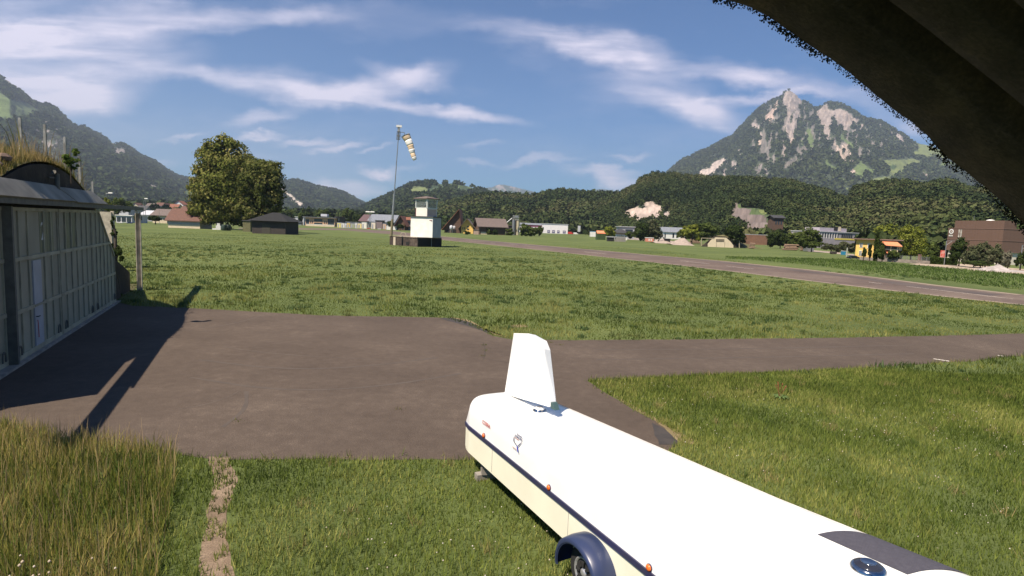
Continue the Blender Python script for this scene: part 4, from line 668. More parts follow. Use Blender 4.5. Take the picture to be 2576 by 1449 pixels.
MB().add(V, [(a * (nb + 1) + b_, (a + 1) * (nb + 1) + b_, (a + 1) * (nb + 1) + b_ + 1, a * (nb + 1) + b_ + 1) for a in range(na) for b_ in range(nb)]).build('dark_roof_mat', MATM, tr, True)
print('mat', s0, t0, s1, t1, s2, t2)
# lettering and decal on the side
REDI = M('red_letter', (.45, .05, .04), (.4, .04, .04), 3, .5); BLUI = M('blue_letter', (.02, .03, .12), (.02, .03, .1), 3, .5); PINKI = M('faded_letter', (.5, .3, .28), (.45, .28, .26), 3, .5)
s, th = lidfind(1209, 1082); p, ax, up = frame(s, max(th, .12)); text('COBRA', 'maker_lettering', p, ax, up, .085, REDI, tr, .012)
s, th = lidfind(1303, 1112); p, ax, up = frame(s, th); k_ = .9
nn = np.cross(ax, up); nn = nn if nn @ -TN > 0 or nn[2] > 0 else -nn
text('Alexander', 'decal_lettering', p + up * .095 * k_ - ax * .05, ax, up, .038, BLUI, tr, .012, 'LEFT'); text('Schleicher', 'decal_lettering', p + up * .052 * k_ - ax * .10, ax, up, .055, BLUI, tr, .013, 'LEFT')
text('Segelflugzeugbau', 'decal_lettering', p + up * .03 - ax * .09, ax, up, .018, PINKI, tr, .013, 'LEFT'); text('segelflugzeugbau', 'decal_lettering', p - up * .11 - ax * .12, ax, up, .02, PINKI, tr, .013, 'LEFT')
def flat(pts, m, nm, o=.014): MB().add([p + ax * a + up * b_ + nn * o for a, b_ in pts], [tuple(range(len(pts)))]).build(nm, m, tr)
flat([(-.115, .05), (-.105, .055), (-.10, .0), (-.085, -.02), (.01, -.05), (.005, -.06), (-.10, -.03), (-.118, -.01)], BLUI, 'glider_decal'); flat([(.02, -.05), (.07, 0), (.125, .05), (.13, .047), (.08, -.012), (.03, -.06)], BLUI, 'glider_decal'); flat([(-.005, -.045), (.02, -.05), (.05, -.09), (.07, -.125), (.06, -.13), (.03, -.105), (.01, -.08)], M('decal_blue', (.02, .03, .4), (.02, .03, .3), 3, .4), 'glider_decal', .016)
# wheel and fender
wc = tp(3.74, -.135, .29); mb = MB(); mb.lathe(wc + TN * .10, [(.17, -.09), (.25, -.095), (.285, -.08), (.295, -.03), (.295, .03), (.285, .08), (.25, .095), (.17, .09)], -TN, 32); wh = empty('w', wc, None, None); bpy.data.objects.remove(wh)
tyre = mb.build('wheel', RUBBER, tr, True); mb = MB(); mb.lathe(wc + TN * .05, [(.175, .03), (.175, .055), (.155, .06), (.145, .03), (.05, .035), (.045, .06), (.02, .065)], -TN, 28)
rim = mb.build('rim', M('alloy_rim', (.42, .42, .43), (.32, .32, .33), 5, .3, metal=.5), tyre, True)
mb = MB()
for k in range(8):
    t = k * math.pi / 4; a1 = TD * math.cos(t) + UZ * math.sin(t); a2 = -TD * math.sin(t) + UZ * math.cos(t); c = wc - TN * .002 + a1 * .1; mb.hexa([c - a1 * .035 - a2 * .012, c + a1 * .03 - a2 * .02, c + a1 * .03 + a2 * .02, c - a1 * .035 + a2 * .012], [q + -TN * .012 for q in [c - a1 * .035 - a2 * .012, c + a1 * .03 - a2 * .02, c + a1 * .03 + a2 * .02, c - a1 * .035 + a2 * .012]])
mb.build('rim_slot', RUBBER, tyre)
FB = M('fender_blue', (.025, .035, .085), (.02, .03, .07), 2, .35); mb = MB(); prof = []; fs = []; tt = np.linspace(-.35, math.pi + .35, 27)
rows = [(-.262, .32), (-.265, .345), (-.24, .372), (-.12, .388), (.0, .385), (.02, .385)]
V = [tp(3.74, 0, .30) + TN * o + TD * math.cos(t) * r_ * 1.12 + UZ * math.sin(t) * r_ * (1.0 if math.sin(t) > 0 else .6) for t in tt for o, r_ in rows]; n = len(rows)
V2 = [tp(3.74, 0, .30) + TN * (o + .008) + TD * math.cos(t) * (r_ - .012) * 1.12 + UZ * math.sin(t) * (r_ - .012) * (1.0 if math.sin(t) > 0 else .6) for t in tt for o, r_ in rows]
for vs, fl in ((V, 0), (V2, 1)): mb.add(vs, [((a * n + b_), (a + 1) * n + b_, (a + 1) * n + b_ + 1, a * n + b_ + 1) for a in range(len(tt) - 1) for b_ in range(n - 1)])
mb.build('fender', FB, tr, True)
wc2 = tp(3.74, 1.5, .29); mb = MB(); mb.lathe(wc2, [(.17, -.09), (.25, -.095), (.285, -.08), (.295, -.03), (.295, .03), (.285, .08), (.25, .095), (.17, .09)], TN, 32); mb.build('wheel', RUBBER, tr, True)
SEAM = M('seam_grey', (.45, .43, .40), (.36, .34, .31), 9, .6)
for th_s in (2.05, 2.42): MB().tube([lidp(s_, th_s, .001) for s_ in np.linspace(.95, 6.55, 30)], .0035, 4).build('lid_seam', SEAM, tr)
MB().tube([lidp(6.62, t_, .001) for t_ in np.linspace(.05, math.pi - .05, 30)], .005, 4).build('lid_seam', SEAM, tr)
for k in range(3): MB().tube([tp(1.1 + 2.1 * k, -.004, .36), tp(1.1 + 2.1 * k, -.004, .71)], .003, 4).build('panel_joint', SEAM, tr)
# timber blocks under the tail
MB().cbox(tp(.55, .15, 0), .3, .14, .1, .4).cbox(tp(.6, .2, .1), .26, .12, .12, .2).build('support_block', CONC, tr)
# ------------------------------------------------------------------ trees
CAT_T = {}
def tree(name, x, yb, lobes, label, pal, dep=None, nq=1800, qs=.5, trunk=None, group=None, cat='tree', depth_k=.9, m=None, z0=0.0):
    """lobes: (px x, px y, px radius x, px radius y) measured in the photograph; turned into metres at the tree's own distance"""
    b = G(x, yb) if dep is None else PD(x, yb, dep)
    if dep is not None: b[2] = z0
    dp = b[1]; sc = float(np.linalg.norm(b[:2])) / FPX * (dp / np.linalg.norm(b[:2])); sc = dp / FPX * 1.06
    r = empty(name, b, label, cat, group); Ls = []
    for lx, ly, rx, ry in lobes:
        p = PD(lx, ly, dp); Ls.append((p + np.array([0, RS.uniform(-.3, .3) * rx * sc, 0]), rx * sc, ry * sc))
    top = max(l[0][2] for l in Ls) - z0; ht = trunk or (top * .12 + .1); mb = MB()
    mb.tube([b - UZ * .1, b + UZ * top * .3, b + UZ * top * .7 + np.array([.02 * top, 0, 0]), b + UZ * top * .95], [ht * .32, ht * .24, ht * .15, ht * .04], 8)
    for l, rx, ry in Ls[:7]: mb.tube([b + UZ * min((l[2] - z0) * .4, top * .35), (b + UZ * (l[2] - z0) * .6) * .5 + l * .5, l], [ht * .14, ht * .09, ht * .03], 5)
    mb.build('trunk', BARK, r); vol = np.array([rx * rx * ry for _, rx, ry in Ls]) ** .75; cnt = np.maximum((vol / vol.sum() * nq).astype(int), 20); Vs, Cs = [], []
    pal = np.array(pal)
    for (l, rx, ry), n in zip(Ls, cnt):
        nb = max(5, n // 60); bd = RS.normal(0, 1, (nb, 3)); bd /= np.linalg.norm(bd, axis=1)[:, None]; bc = l + bd * np.array([rx, rx * depth_k, ry]) * RS.uniform(.45, .95, (nb, 1))   # branch-end clusters
        k = RS.randint(0, nb, n); d = RS.normal(0, 1, (n, 3)); d /= np.linalg.norm(d, axis=1)[:, None]; cr = RS.uniform(.26, .5, nb)[k][:, None]
        c = bc[k] + d * cr * np.array([rx, rx, ry * .8]) * RS.rand(n, 1) ** .4; c[:, 2] = np.maximum(c[:, 2], .15)
        nr = d * .7 + bd[k] * .5 + RS.normal(0, .45, (n, 3)); nr /= np.linalg.norm(nr, axis=1)[:, None]; a = np.cross(nr, RS.normal(0, 1, (n, 3))); a /= np.linalg.norm(a, axis=1)[:, None]; bb = np.cross(nr, a)
        s = qs * RS.uniform(.5, 1.2, (n, 1)); Vs.append(np.stack([c - a * s, c - bb * s * .55, c + a * s, c + bb * s * .55], 1).reshape(-1, 3))
        t = np.clip(RS.rand(nb)[k] * .6 + RS.rand(n) * .45, 0, .99) * (len(pal) - 1); i = t.astype(int); f = (t - i)[:, None]; cc = (pal[i] * (1 - f) + pal[np.minimum(i + 1, len(pal) - 1)] * f) * RS.uniform(.75, 1.25, (n, 1)); Cs.append(np.repeat(cc, 4, 0))
    V = np.vstack(Vs); npmesh('crown', V, np.arange(len(V) // 4)[:, None] * 4 + np.arange(4), m or LEAF, np.vstack(Cs), r); return r
LIME = [(.062, .082, .02), (.112, .132, .03), (.175, .18, .05), (.28, .24, .09)]; DKG = [(.022, .036, .012), (.038, .056, .017), (.06, .08, .026)]; MIDG = [(.045, .065, .018), (.075, .10, .027), (.11, .135, .04)]; BRG = [(.10, .12, .02), (.16, .185, .03), (.24, .25, .055)]
GRB = [(.06, .075, .035), (.09, .10, .05), (.13, .13, .075)]
tree('lime_tree', 556, 577, [(625, 430, 32, 34), (608, 405, 26, 34), (540, 385, 30, 30), (505, 490, 34, 30), (530, 552, 26, 12), (575, 548, 28, 16), (500, 535, 26, 14), (605, 555, 18, 12), (572, 375, 36, 38), (545, 415, 50, 45), (590, 430, 50, 50), (520, 460, 36, 45), (560, 480, 66, 55), (600, 500, 55, 50), (505, 515, 32, 30), (545, 530, 48, 32), (590, 540, 35, 28), (480, 518, 14, 11), (500, 440, 16, 18), (560, 350, 14, 12), (555, 552, 20, 12)],
     'tallest tree, broad and yellow green, beside the dark shed', LIME, nq=34000, qs=.5, trunk=2.6)
tree('lime_tree', 640, 583, [(640, 425, 30, 26), (672, 535, 28, 18), (640, 540, 26, 18), (660, 430, 42, 30), (690, 440, 24, 32), (640, 460, 38, 40), (680, 480, 34, 45), (650, 510, 45, 34), (690, 520, 20, 24), (625, 520, 26, 34), (620, 490, 24, 30)],
     'lower darker round tree leaning over the roof of the dark shed', [(.045, .06, .016), (.08, .095, .026), (.12, .13, .04), (.2, .18, .07)], nq=21000, qs=.48, trunk=2.2)
# ------------------------------------------------------------------ buildings
def bbox_(mb, A, B, dep, z0, z1, out=0.0):
    d = (B - A); L = np.linalg.norm(d); d = d / L; n = np.array([-d[1], d[0], 0]); n = n if n[1] > 0 else -n
    mb.box(A - n * out + UZ * z0, d * L, n * dep, UZ * (z1 - z0)); return mb
def bld(name, label, cat, xl, xr, yb, ye, depm, wall, dep=None, dl=0, dr_=0, roof='flat', rh=0, roofm=None, over=.4, win=(), winm=None, group=None, doors=(), frames=False, wallname='wall', ridge=.5):
    """front wall between pixel columns xl and xr; eave at ye; windows as (u0,u1,v0,v1) shares of the front"""
    xc = (xl + xr) / 2; dp = G(xc, yb)[1] if dep is None else dep; A = PD(xl, yb, dp + dl); B = PD(xr, yb, dp + dr_); H_ = PD(xc, ye, dp + (dl + dr_) / 2)[2]; A[2] = B[2] = 0
    d = B - A; L = np.linalg.norm(d); d /= L; n = np.array([-d[1], d[0], 0]); n = n if n[1] > 0 else -n
    e = empty(name, (A + B) / 2 + n * depm / 2, label, cat, group); mb = MB(); roofm = roofm or SLATE; mb.box(A - UZ * .3, d * L, n * depm, UZ * (H_ + .3)); o = over
    if roof == 'par':   # ridge parallel to the front
        mb.build(wallname, wall, e); r = MB(); q0, q1 = A - d * o, B + d * o; h = H_; th = .22 + L * .004
        for s0, s1 in ((-o, depm * ridge), (depm + o, depm * ridge)):
            b_ = [q0 + n * s0 + UZ * (h - .15 * rh * 0), q1 + n * s0 + UZ * h, q1 + n * s1 + UZ * (h + rh), q0 + n * s1 + UZ * (h + rh)]; r.hexa(b_, [p + UZ * th for p in b_])
        r.build('roof', roofm, e); 
        for q in (A, B): q = q + (d if q is A else -d) * .05; MB().add([q + UZ * h, q + n * depm + UZ * h, q + n * depm * ridge + UZ * (h + rh)], [(0, 1, 2)]).build('gable', wall, e)
    elif roof == 'gab':   # gable faces the camera
        m_ = ridge; mb.add([A + UZ * H_, B + UZ * H_, A + d * L * m_ + UZ * (H_ + rh), A + n * depm + UZ * H_, B + n * depm + UZ * H_, A + n * depm + d * L * m_ + UZ * (H_ + rh)], [(0, 1, 2), (4, 3, 5)]); mb.build(wallname, wall, e); r = MB(); th = .2 + L * .006; pk = A + d * L * m_ + UZ * (H_ + rh)
        for q, w in ((A, m_), (B, 1 - m_)):
            sl = (q + UZ * H_ - pk); q2 = pk + sl * (1 + o / max(L * w, .1)); b_ = [pk - n * o, q2 - n * o, q2 + n * (depm + o), pk + n * (depm + o)]; r.hexa(b_, [p + UZ * th for p in b_])
        r.build('roof', roofm, e)
    elif roof == 'hip':
        mb.build(wallname, wall, e); c = (A + B) / 2 + n * depm / 2 + UZ * (H_ + rh); q = [A - d * o - n * o, B + d * o - n * o, B + d * o + n * (depm + o), A - d * o + n * (depm + o)]; q = [p + UZ * H_ for p in q]; MB().add(q + [c - d * L * .12, c + d * L * .12], [(0, 1, 5, 4), (1, 2, 5), (2, 3, 4, 5), (3, 0, 4), (3, 2, 1, 0)]).build('roof', roofm, e)
    else:
        mb.build(wallname, wall, e); r = MB(); r.box(A - d * o - n * o + UZ * (H_ + .003), d * (L + 2 * o), n * (depm + 2 * o), UZ * max(.25, H_ * .04)); r.build('roof', roofm, e)
    for i, (u0, u1, v0, v1) in enumerate(win):
        w = MB().box(A + d * L * u0 - n * .05 + UZ * H_ * v0, d * L * (u1 - u0), n * .08, UZ * H_ * (v1 - v0)).build('window', winm or GLASS, e)
        if frames:
            f = MB(); t_ = .07
            for a0, a1, b0, b1 in ((u0, u1, v1, v1), (u0, u1, v0, v0)): f.box(A + d * (L * a0 - t_) - n * .10 + UZ * (H_ * b0 - t_ / 2), d * (L * (a1 - a0) + 2 * t_), n * .14, UZ * t_)
            for a0 in (u0, (u0 + u1) / 2, u1): f.box(A + d * (L * a0 - t_ / 2) - n * .09 + UZ * (H_ * v0 + t_ / 2), d * t_, n * .12, UZ * (H_ * (v1 - v0) - t_))
            f.build('frame', WHITE, w)
    for u0, u1, v1, mm in doors: MB().box(A + d * L * u0 - n * .06, d * L * (u1 - u0), n * .09, UZ * H_ * v1).build('door', mm, e)
    return e, A, B, d, n, H_
def wins(nx, ny, u0=.08, u1=.92, v0=.2, v1=.85, fw=.5, fh=.5):
    r = []
    for j in range(ny):
        for i in range(nx):
            cu = u0 + (u1 - u0) * (i + .5) / nx; cv = v0 + (v1 - v0) * (j + .5) / ny; a = (u1 - u0) / nx * fw / 2; b = (v1 - v0) / ny * fh / 2; r.append((cu - a, cu + a, cv - b, cv + b))
    return r
def pole(name, x, yb, yt, label, cat, r=.08, m=None, arm=None, group=None, head=None, dep=None):
    b = G(x, yb) if dep is None else PD(x, yb, dep); t = PD(x, yt, b[1]); b[2] = 0; e = empty(name, b, label, cat, group); MB().tube([b, b + UZ * t[2] * .5, b + UZ * t[2]], [r, r * .8, r * .6], 8).build('post', m or STEEL, e); sc = b[1] / FPX
    if arm: a = b + UZ * t[2]; q = a + np.array([arm * sc, 0, .25]); MB().tube([a, q], r * .55, 6).build('arm', m or STEEL, e); a = q
    if head: a = b + UZ * t[2] + (np.array([arm * sc, 0, .25]) if arm else 0); MB().hexa([a + v for v in np.array([(-.35, -.15, -.06), (.35, -.15, -.06), (.35, .15, -.06), (-.35, .15, -.06)]) * head], [a + v for v in np.array([(-.3, -.12, .1), (.3, -.12, .1), (.3, .12, .1), (-.3, .12, .1)]) * head]).build('lamp_head', WHITE, e)
    return e
def car(x0, x1, yb, label, paint, dep=None, group=None, van=False, cat='car', name='parked_car'):
    xc = (x0 + x1) / 2; dp = G(xc, yb)[1] if dep is None else dep; A = PD(x0, yb, dp); B = PD(x1, yb, dp); A[2] = B[2] = 0; L = np.linalg.norm(B - A); d = (B - A) / L; n = np.array([-d[1], d[0], 0]); n = n if n[1] > 0 else -n; k = L / 4.4; W = 1.8 * k
    e = empty(name, (A + B) / 2 + n * W / 2, label, cat, group)
    pf = [(0, .3), (.02, .75), (.06, .9), (.8, 1.0), (1.3, 1.42), (2.9, 1.45), (3.7, 1.02), (4.3, .88), (4.4, .6), (4.4, .3)] if not van else [(0, .3), (.0, 1.9), (.15, 2.05), (3.1, 2.05), (3.7, 1.3), (4.3, 1.1), (4.4, .7), (4.4, .3)]
    P0 = [A + d * a * k + UZ * b * k for a, b in pf]; mb = MB().hexa([p + n * .02 for p in P0], [p + n * W for p in P0]); b_ = mb.build('body', paint, e); bv = b_.modifiers.new('bevel', 'BEVEL'); bv.width = .05 * k; bv.segments = 2
    gl = [(1.05, 1.02), (1.42, 1.36), (2.8, 1.38), (3.4, 1.04)] if not van else [(3.05, 1.3), (3.05, 1.85), (3.2, 1.85), (3.6, 1.32)]
    MB().hexa([A + d * a * k + UZ * b * k - n * .02 for a, b in gl], [A + d * a * k + UZ * b * k + n * .04 for a, b in gl]).build('side_window', GLASS, e)
    for a in (.85, 3.55):
        c = A + d * a * k + UZ * .33 * k; w = MB().lathe(c, [(.2 * k, -.02), (.32 * k, .0), (.33 * k, .1), (.3 * k, .2)], n, 14).build('wheel', RUBBER, e); MB().lathe(c - n * .03, [(.19 * k, 0), (.12 * k, .02)], n, 10).build('rim', STEEL, w)
    return e
def post_(name, x, yb, yt, m, label=None, r=.06, cat='post', group=None, dep=None):
    b = G(x, yb) if dep is None else PD(x, yb, dep); t = PD(x, yt, b[1])[2]; b[2] = -.05; o = MB().cbox(b, r * 2, r * 2, t + .05, .3).build(name, m); return tag(o, label, cat, group)
# ---- control tower with its platform
tb = G(1050, 621); th_ = rad(41); nl = np.array([-math.sin(th_), -math.cos(th_), 0]); nr_ = np.array([math.cos(th_), -math.sin(th_), 0]); dl_ = -nr_; dr2 = -nl   # from the near corner: left along dl_, right along dr2
tw_ = empty('control_tower', tb + dl_ * -2 + dr2 * 3, 'small white two storey airfield control tower with glazed cab on dark platform', 'tower')
def along(x, y, base, dirv):   # distance along dirv from base until the pixel column x is reached
    lo, hi = 0., 30.
    for _ in range(50):
        md = (lo + hi) / 2; u = PROJ(base + dirv * md)[0]
        if (u - x) * (PROJ(base + dirv * 1e-3)[0] - PROJ(base)[0]) < 0: lo = md
        else: hi = md
    return lo
pl = along(980, 0, tb, dl_); pr = along(1110, 0, tb, dr2); pz = ONP(1050, 598.5, tb, nl)[2]
PLATM = multi_mat('weathered_planks', [(.36, (.025, .02, .018)), (.5, (.06, .045, .038)), (.62, (.13, .10, .08)), (.72, (.22, .18, .14))], (.6, 3, 14), .95, .5, .03)
BLK = M('black_and_shade', (.014, .014, .014), (.009, .009, .009), 4, .9)  # plain black, also stands in for shade on platform side and shed roof
mb = MB().box(tb - UZ * .1, dl_ * pl, dr2 * pr, UZ * (pz + .1)); mb.build('platform', PLATM, tw_); MB().box(tb + nr_ * .03 - UZ * .1 + dr2 * .1, dr2 * (pr - .1), nr_ * .05, UZ * (pz + .02)).build('platform_shade', BLK, tw_)  # thin black sheet paints the shade on the platform's right face
MB().box(tb + nl * .1 + UZ * pz, dl_ * (pl + .1), dr2 * (pr + .2), UZ * .12).build('platform_edge', M('edge_board', (.3, .24, .19), (.16, .13, .1), 3, .9, stretch=(.5, .5, 1)), tw_)
MB().box(tb + dl_ * (pl * .28) + nl * .02 + UZ * .25, dl_ * .9, nl * .04, UZ * .5).build('hatch', BLK, tw_)
a0 = along(996.5, 0, tb, dl_); a1 = along(991, 0, tb, dl_); MB().box(tb + dl_ * a0 + nl * .02, dl_ * (a1 - a0), nl * .15, UZ * (pz - .1)).build('pale_pier', M('pale_pier', (.5, .42, .32), (.4, .33, .25), 3, .9), tw_)
# lower cabin, turned differently
th2 = rad(22); n1 = np.array([-math.sin(th2), -math.cos(th2), 0]); n2 = np.array([math.cos(th2), -math.sin(th2), 0]); cb = PD(1087.3, 600, tb[1] + .8); cb[2] = pz + .12; wl_ = along(1032.6, 0, cb, -n2); wr_ = along(1108, 0, cb, -n1); zt_ = PD(1087, 547, cb[1])[2]
MB().box(cb, -n2 * wl_, -n1 * wr_, UZ * (zt_ - cb[2])).build('lower_cabin', M('tower_white', (.78, .76, .70), (.70, .67, .61), 1.2, .5), tw_)
MB().box(cb + n2 * .02 + UZ * .02, n2 * .03, -n1 * wr_, UZ * (zt_ - cb[2] - .05)).build('cabin_shade', M('cabin_shade_grey', (.36, .37, .38), (.31, .32, .33), 1.5, .6), tw_)  # grey overlay paints the shaded right face of the white cabin
MB().box(cb + n1 * .2 + n2 * .2 + UZ * (zt_ - cb[2]), -n2 * (wl_ + .4), -n1 * (wr_ + .4), UZ * .16).build('cabin_roof', SLATE, tw_)
MB().box(tb + nr_ * .09 + dr2 * (pr * .55), dr2 * .08, nr_ * .04, UZ * pz).build('post', STEEL, tw_)
kb = PD(1074, 545, cb[1] + 1.0); kb[2] = zt_ + .16; kl = along(1045, 0, kb, dl_); kr = along(1099, 0, kb, dr2); kz = PD(1074, 500, kb[1])[2]; kw = PD(1074, 524, kb[1])[2]
MB().box(kb, dl_ * kl, dr2 * kr, UZ * (kw - kb[2])).build('cab_wall', M('cab_white', (.74, .70, .62), (.66, .62, .54), 1.2, .5), tw_)
MB().box(kb + nr_ * .02 + UZ * .1 + dr2 * .1, dr2 * (kr - .3), nr_ * .02, UZ * (kw - kb[2] - .25)).build('tan_panel', M('tan_panel', (.5, .38, .29), (.45, .34, .26), 1.2, .6), tw_)
CF = M('cab_frame', (.6, .62, .58), (.5, .52, .48), 4, .5); mb = MB()
for b_, dv, ln_ in ((kb, dl_, kl), (kb, dr2, kr), (kb + dl_ * kl, dr2, kr), (kb + dr2 * kr, dl_, kl)):
    for w in (0, .93): mb.cbox(b_ + dv * (ln_ * w + .08) + UZ * (kw - kb[2]), .13, .13, kz - kw, th_)
    for z in (kw, kz - .14): mb.box(b_ + UZ * (z - kb[2]), dv * ln_, np.cross(dv, UZ) * .1, UZ * .13)
mb.build('cab_frame', CF, tw_)
cg = bpy.data.materials.new('cab_glass'); cg.use_nodes = True; b_ = cg.node_tree.nodes['Principled BSDF']; b_.inputs['Base Color'].default_value = (.75, .8, .8, 1); b_.inputs['Transmission Weight'].default_value = .9; b_.inputs['Roughness'].default_value = .02; b_.inputs['IOR'].default_value = 1.05; b_.inputs['Alpha'].default_value = .6
for b_, dv, ln_ in ((kb, dl_, kl), (kb, dr2, kr)): MB().box(b_ + dv * .15 - np.cross(dv, UZ) * .0 + UZ * (kw - kb[2] + .14), dv * (ln_ - .35), (dr2 if dv is dl_ else dl_) * .03, UZ * (kz - kw - .3)).build('cab_window', cg, tw_)
kc = kb + dl_ * kl / 2 + dr2 * kr / 2; q = [kc + (dl_ * a * (kl / 2 + .35) + dr2 * b_ * (kr / 2 + .35)) + UZ * (kz - kb[2]) for a, b_ in ((-1, -1), (1, -1), (1, 1), (-1, 1))]
MB().hexa(q, [p + UZ * .12 for p in q]).add([p + UZ * .12 for p in q] + [kc + UZ * (kz - kb[2] + .55)], [(0, 1, 4), (1, 2, 4), (2, 3, 4), (3, 0, 4)]).build('cab_roof', GREYTILE, tw_)
MB().cbox(kc + UZ * .1, .6, .4, kw - kb[2] + .5, .3).cbox(kc + np.array([.5, 0, kw - kb[2] + .3]), .12, .12, .5, 0).build('console', DARK, tw_)
PR_ = M('red_brown_pipe', (.14, .02, .03), (.10, .02, .03), 6, .5); q0 = kb + dl_ * (kl - .1) + nl * .06; MB().tube([q0 + UZ * (kw - kb[2]), q0, q0 - UZ * .35 + n1 * .6, cb + n1 * .06 + n2 * -.1 + UZ * (zt_ - cb[2] - .55)], .07, 7).build('drain_pipe', PR_, tw_)
hb = PD(1014, 598, tb[1] + 1.5); hb[2] = pz + .1; mb = MB().tube([hb + np.array([math.cos(t) * .52, .1, max(0, math.sin(t)) * .75]) for t in np.linspace(0, math.pi, 14)], .035, 6); tag(mb.build('hoop', M('pale_hoop', (.5, .48, .3), (.4, .38, .24), 3, .6)), 'thin pale metal hoop standing on the platform beside the white cabin', 'hoop')
# ---- windsock mast (it leans slightly to the right)
mbase = PD(984, 598, tb[1] + 1.0); mbase[2] = pz + .1; mtop = PD(1003, 333, mbase[1]); mmid = mbase + (mtop - mbase) * (598 - 488) / (598 - 333)
ms_ = empty('windsock_mast', mbase, 'tall slim leaning mast with beacon box standing on the tower platform', 'mast')
MB().tube([mbase, mbase + (mmid - mbase) * .4], .22, 10).build('base_tube', M('olive_tube', (.2, .165, .09), (.15, .12, .065), 3, .7), ms_); MB().tube([mbase + (mmid - mbase) * .4, mmid], [.2, .15], 10).tube([mmid, mtop], [.09, .07], 8).build('mast_tube', STEEL, ms_)
e_ = (mtop - mbase) / np.linalg.norm(mtop - mbase); cg_ = MB()
for a in range(6): t = a * math.pi / 3; v = np.array([math.cos(t), math.sin(t), 0]) * .3; cg_.tube([mtop + v - e_ * 1.2, mtop + v + e_ * .1], .03, 5)
for z in (-1.2, -.6, .1): cg_.tube([mtop + np.array([math.cos(t), math.sin(t), 0]) * .3 + e_ * z for t in np.linspace(0, 2 * math.pi, 13)], .03, 5)
cg_.build('cage', GSTEEL, ms_); MB().cbox(mtop + e_ * .1, .35, .35, .75).build('beacon_neck', STEEL, ms_); MB().cbox(mtop + e_ * .85, .95, .5, .35, .2).build('beacon_box', WHITE, ms_)
am = PD(1017.5, 333.7, mbase[1]); MB().tube([mtop + e_ * .1, am, am - UZ * .5], .05, 6).build('arm', GSTEEL, ms_)
ws = empty('windsock', am - UZ * .5, 'hanging striped windsock in orange tan and white at the mast top', 'windsock'); S0 = PD(1020.5, 341, mbase[1]); S1 = PD(1045.5, 402, mbase[1]); WT = M('sock_tan', (.72, .54, .36), (.62, .45, .29), 4, .8); WW = M('sock_white', (.8, .77, .72), (.72, .69, .64), 4, .8); sx = (S1 - S0)
cuts = [0, .19, .40, .57, .74, .89, 1.0]
for k in range(6):
    pts = []; rr = []
    for w in np.linspace(cuts[k], cuts[k + 1], 5): pts.append(S0 + sx * w + np.array([.12 * math.sin(w * 5), 0, 0])); rr.append(.72 - .36 * w + .03 * math.sin(w * 23))
    MB().tube(pts, rr, 16).build('sock_band', WT if k % 2 == 0 else WW, ws, True)
MB().tube([S0 + np.cross(sx / np.linalg.norm(sx), (0, 1, 0)) * .76 * math.cos(t) + np.array([0, 1, 0]) * .76 * math.sin(t) for t in np.linspace(0, 2 * math.pi, 21)], .04, 6).build('mouth_ring', GSTEEL, ws)
# ---- left middle distance
sh, A, B, d, n, H_ = bld('shed', 'low white walled shed with dark red-brown tiled roof, left of the tall tree', 'shed', 423, 503, 574, 557, 7, CREAM, roof='par', rh=3.6, roofm=TILE, over=.7, dr_=0)
MB().box(A - n * .05 + UZ * (H_ * .55), d * np.linalg.norm(B - A), n * .1, UZ * (H_ * .4)).build('grey_upper_wall', GREYW, sh)
sd2, A, B, d, n, H_ = bld('shed', 'dark timber shed with low hipped roof in the shade of the round tree', 'shed', 634, 718, 588.5, 556, 9, DARK, roof='hip', rh=2.2, roofm=BLK, over=.9, doors=[(.3, .55, .8, M('dark_door', (.05, .045, .03), (.04, .035, .025), 3, .8))])  # roof coloured black to stand in for the tree's shade
bld('outhouse', 'greenish timber lean-to joined to the left end of the dark shed', 'shed', 611, 630, 583, 556, 3, M('olive_board', (.14, .13, .06), (.10, .095, .045), 3, .9), roof='flat', over=.2, roofm=SLATE)
for x, lb in ((564, 'dark green water barrel beside the pale block, left one'), (574, 'dark green water barrel touching its neighbour, right one')):
    b = G(x, 580); tag(MB().lathe(b, [(.65, 0), (.72, .1), (.74, .9), (.70, 1.5), (.66, 1.65), (.6, 1.6)], UZ, 18).build('barrel', M('barrel_green', (.03, .05, .035), (.02, .035, .025), 3, .5), None, True), lb, 'barrel', 'water barrels under the trees')
b = G(550, 578); tag(MB().cbox(b, 1.3, .8, 1.2, .2).cbox(b + UZ * 1.2, .8, .6, .7, .3).cbox(b + np.array([-1.1, 0, 0]), 1.2, .8, .35, .1).build('garden_block', WHITE), 'small pale stepped block beneath the tall tree trunk', 'block')
bld('house', 'grey roofed house with pale yellow wall behind the red-brown shed', 'house', 384, 420, 558, 543, 9, CREAM, dep=255, roof='par', rh=2.8, roofm=GREYTILE, over=.8, win=wins(4, 1, v0=.3, v1=.8))
bld('hall', 'long light grey metal roofed hall left of the street lamp', 'hall', 349, 384, 556, 541, 14, GREYW, dep=300, roof='par', rh=2.2, roofm=LGREY, win=wins(5, 1))
bld('carport_building', 'low flat white framed building with dark openings beyond the rail post', 'building', 292, 332, 556, 542.5, 10, LGREY, dep=235, roof='flat', roofm=WHITE, win=[(.06, .30, .1, .8), (.36, .62, .1, .8), (.68, .95, .1, .8)])
car(293, 306, 556, 'white car parked by the low flat white framed building', WHITE, dep=215); car(318, 331, 556, 'dark blue car parked by the low flat white framed building', M('dark_blue_paint', (.02, .04, .1), (.02, .03, .08), 3, .3), dep=215)
pole('street_lamp', 366.5, 558, 501, 'tall single street lamp on the left, in front of the light grey hall', 'street lamp', .12, arm=3, head=2.2, group='street lamps'); pole('street_lamp', 269, 556, 487, 'street lamp partly hidden behind the hangar post', 'street lamp', .12, arm=12, head=2.2, group='street lamps', dep=210)
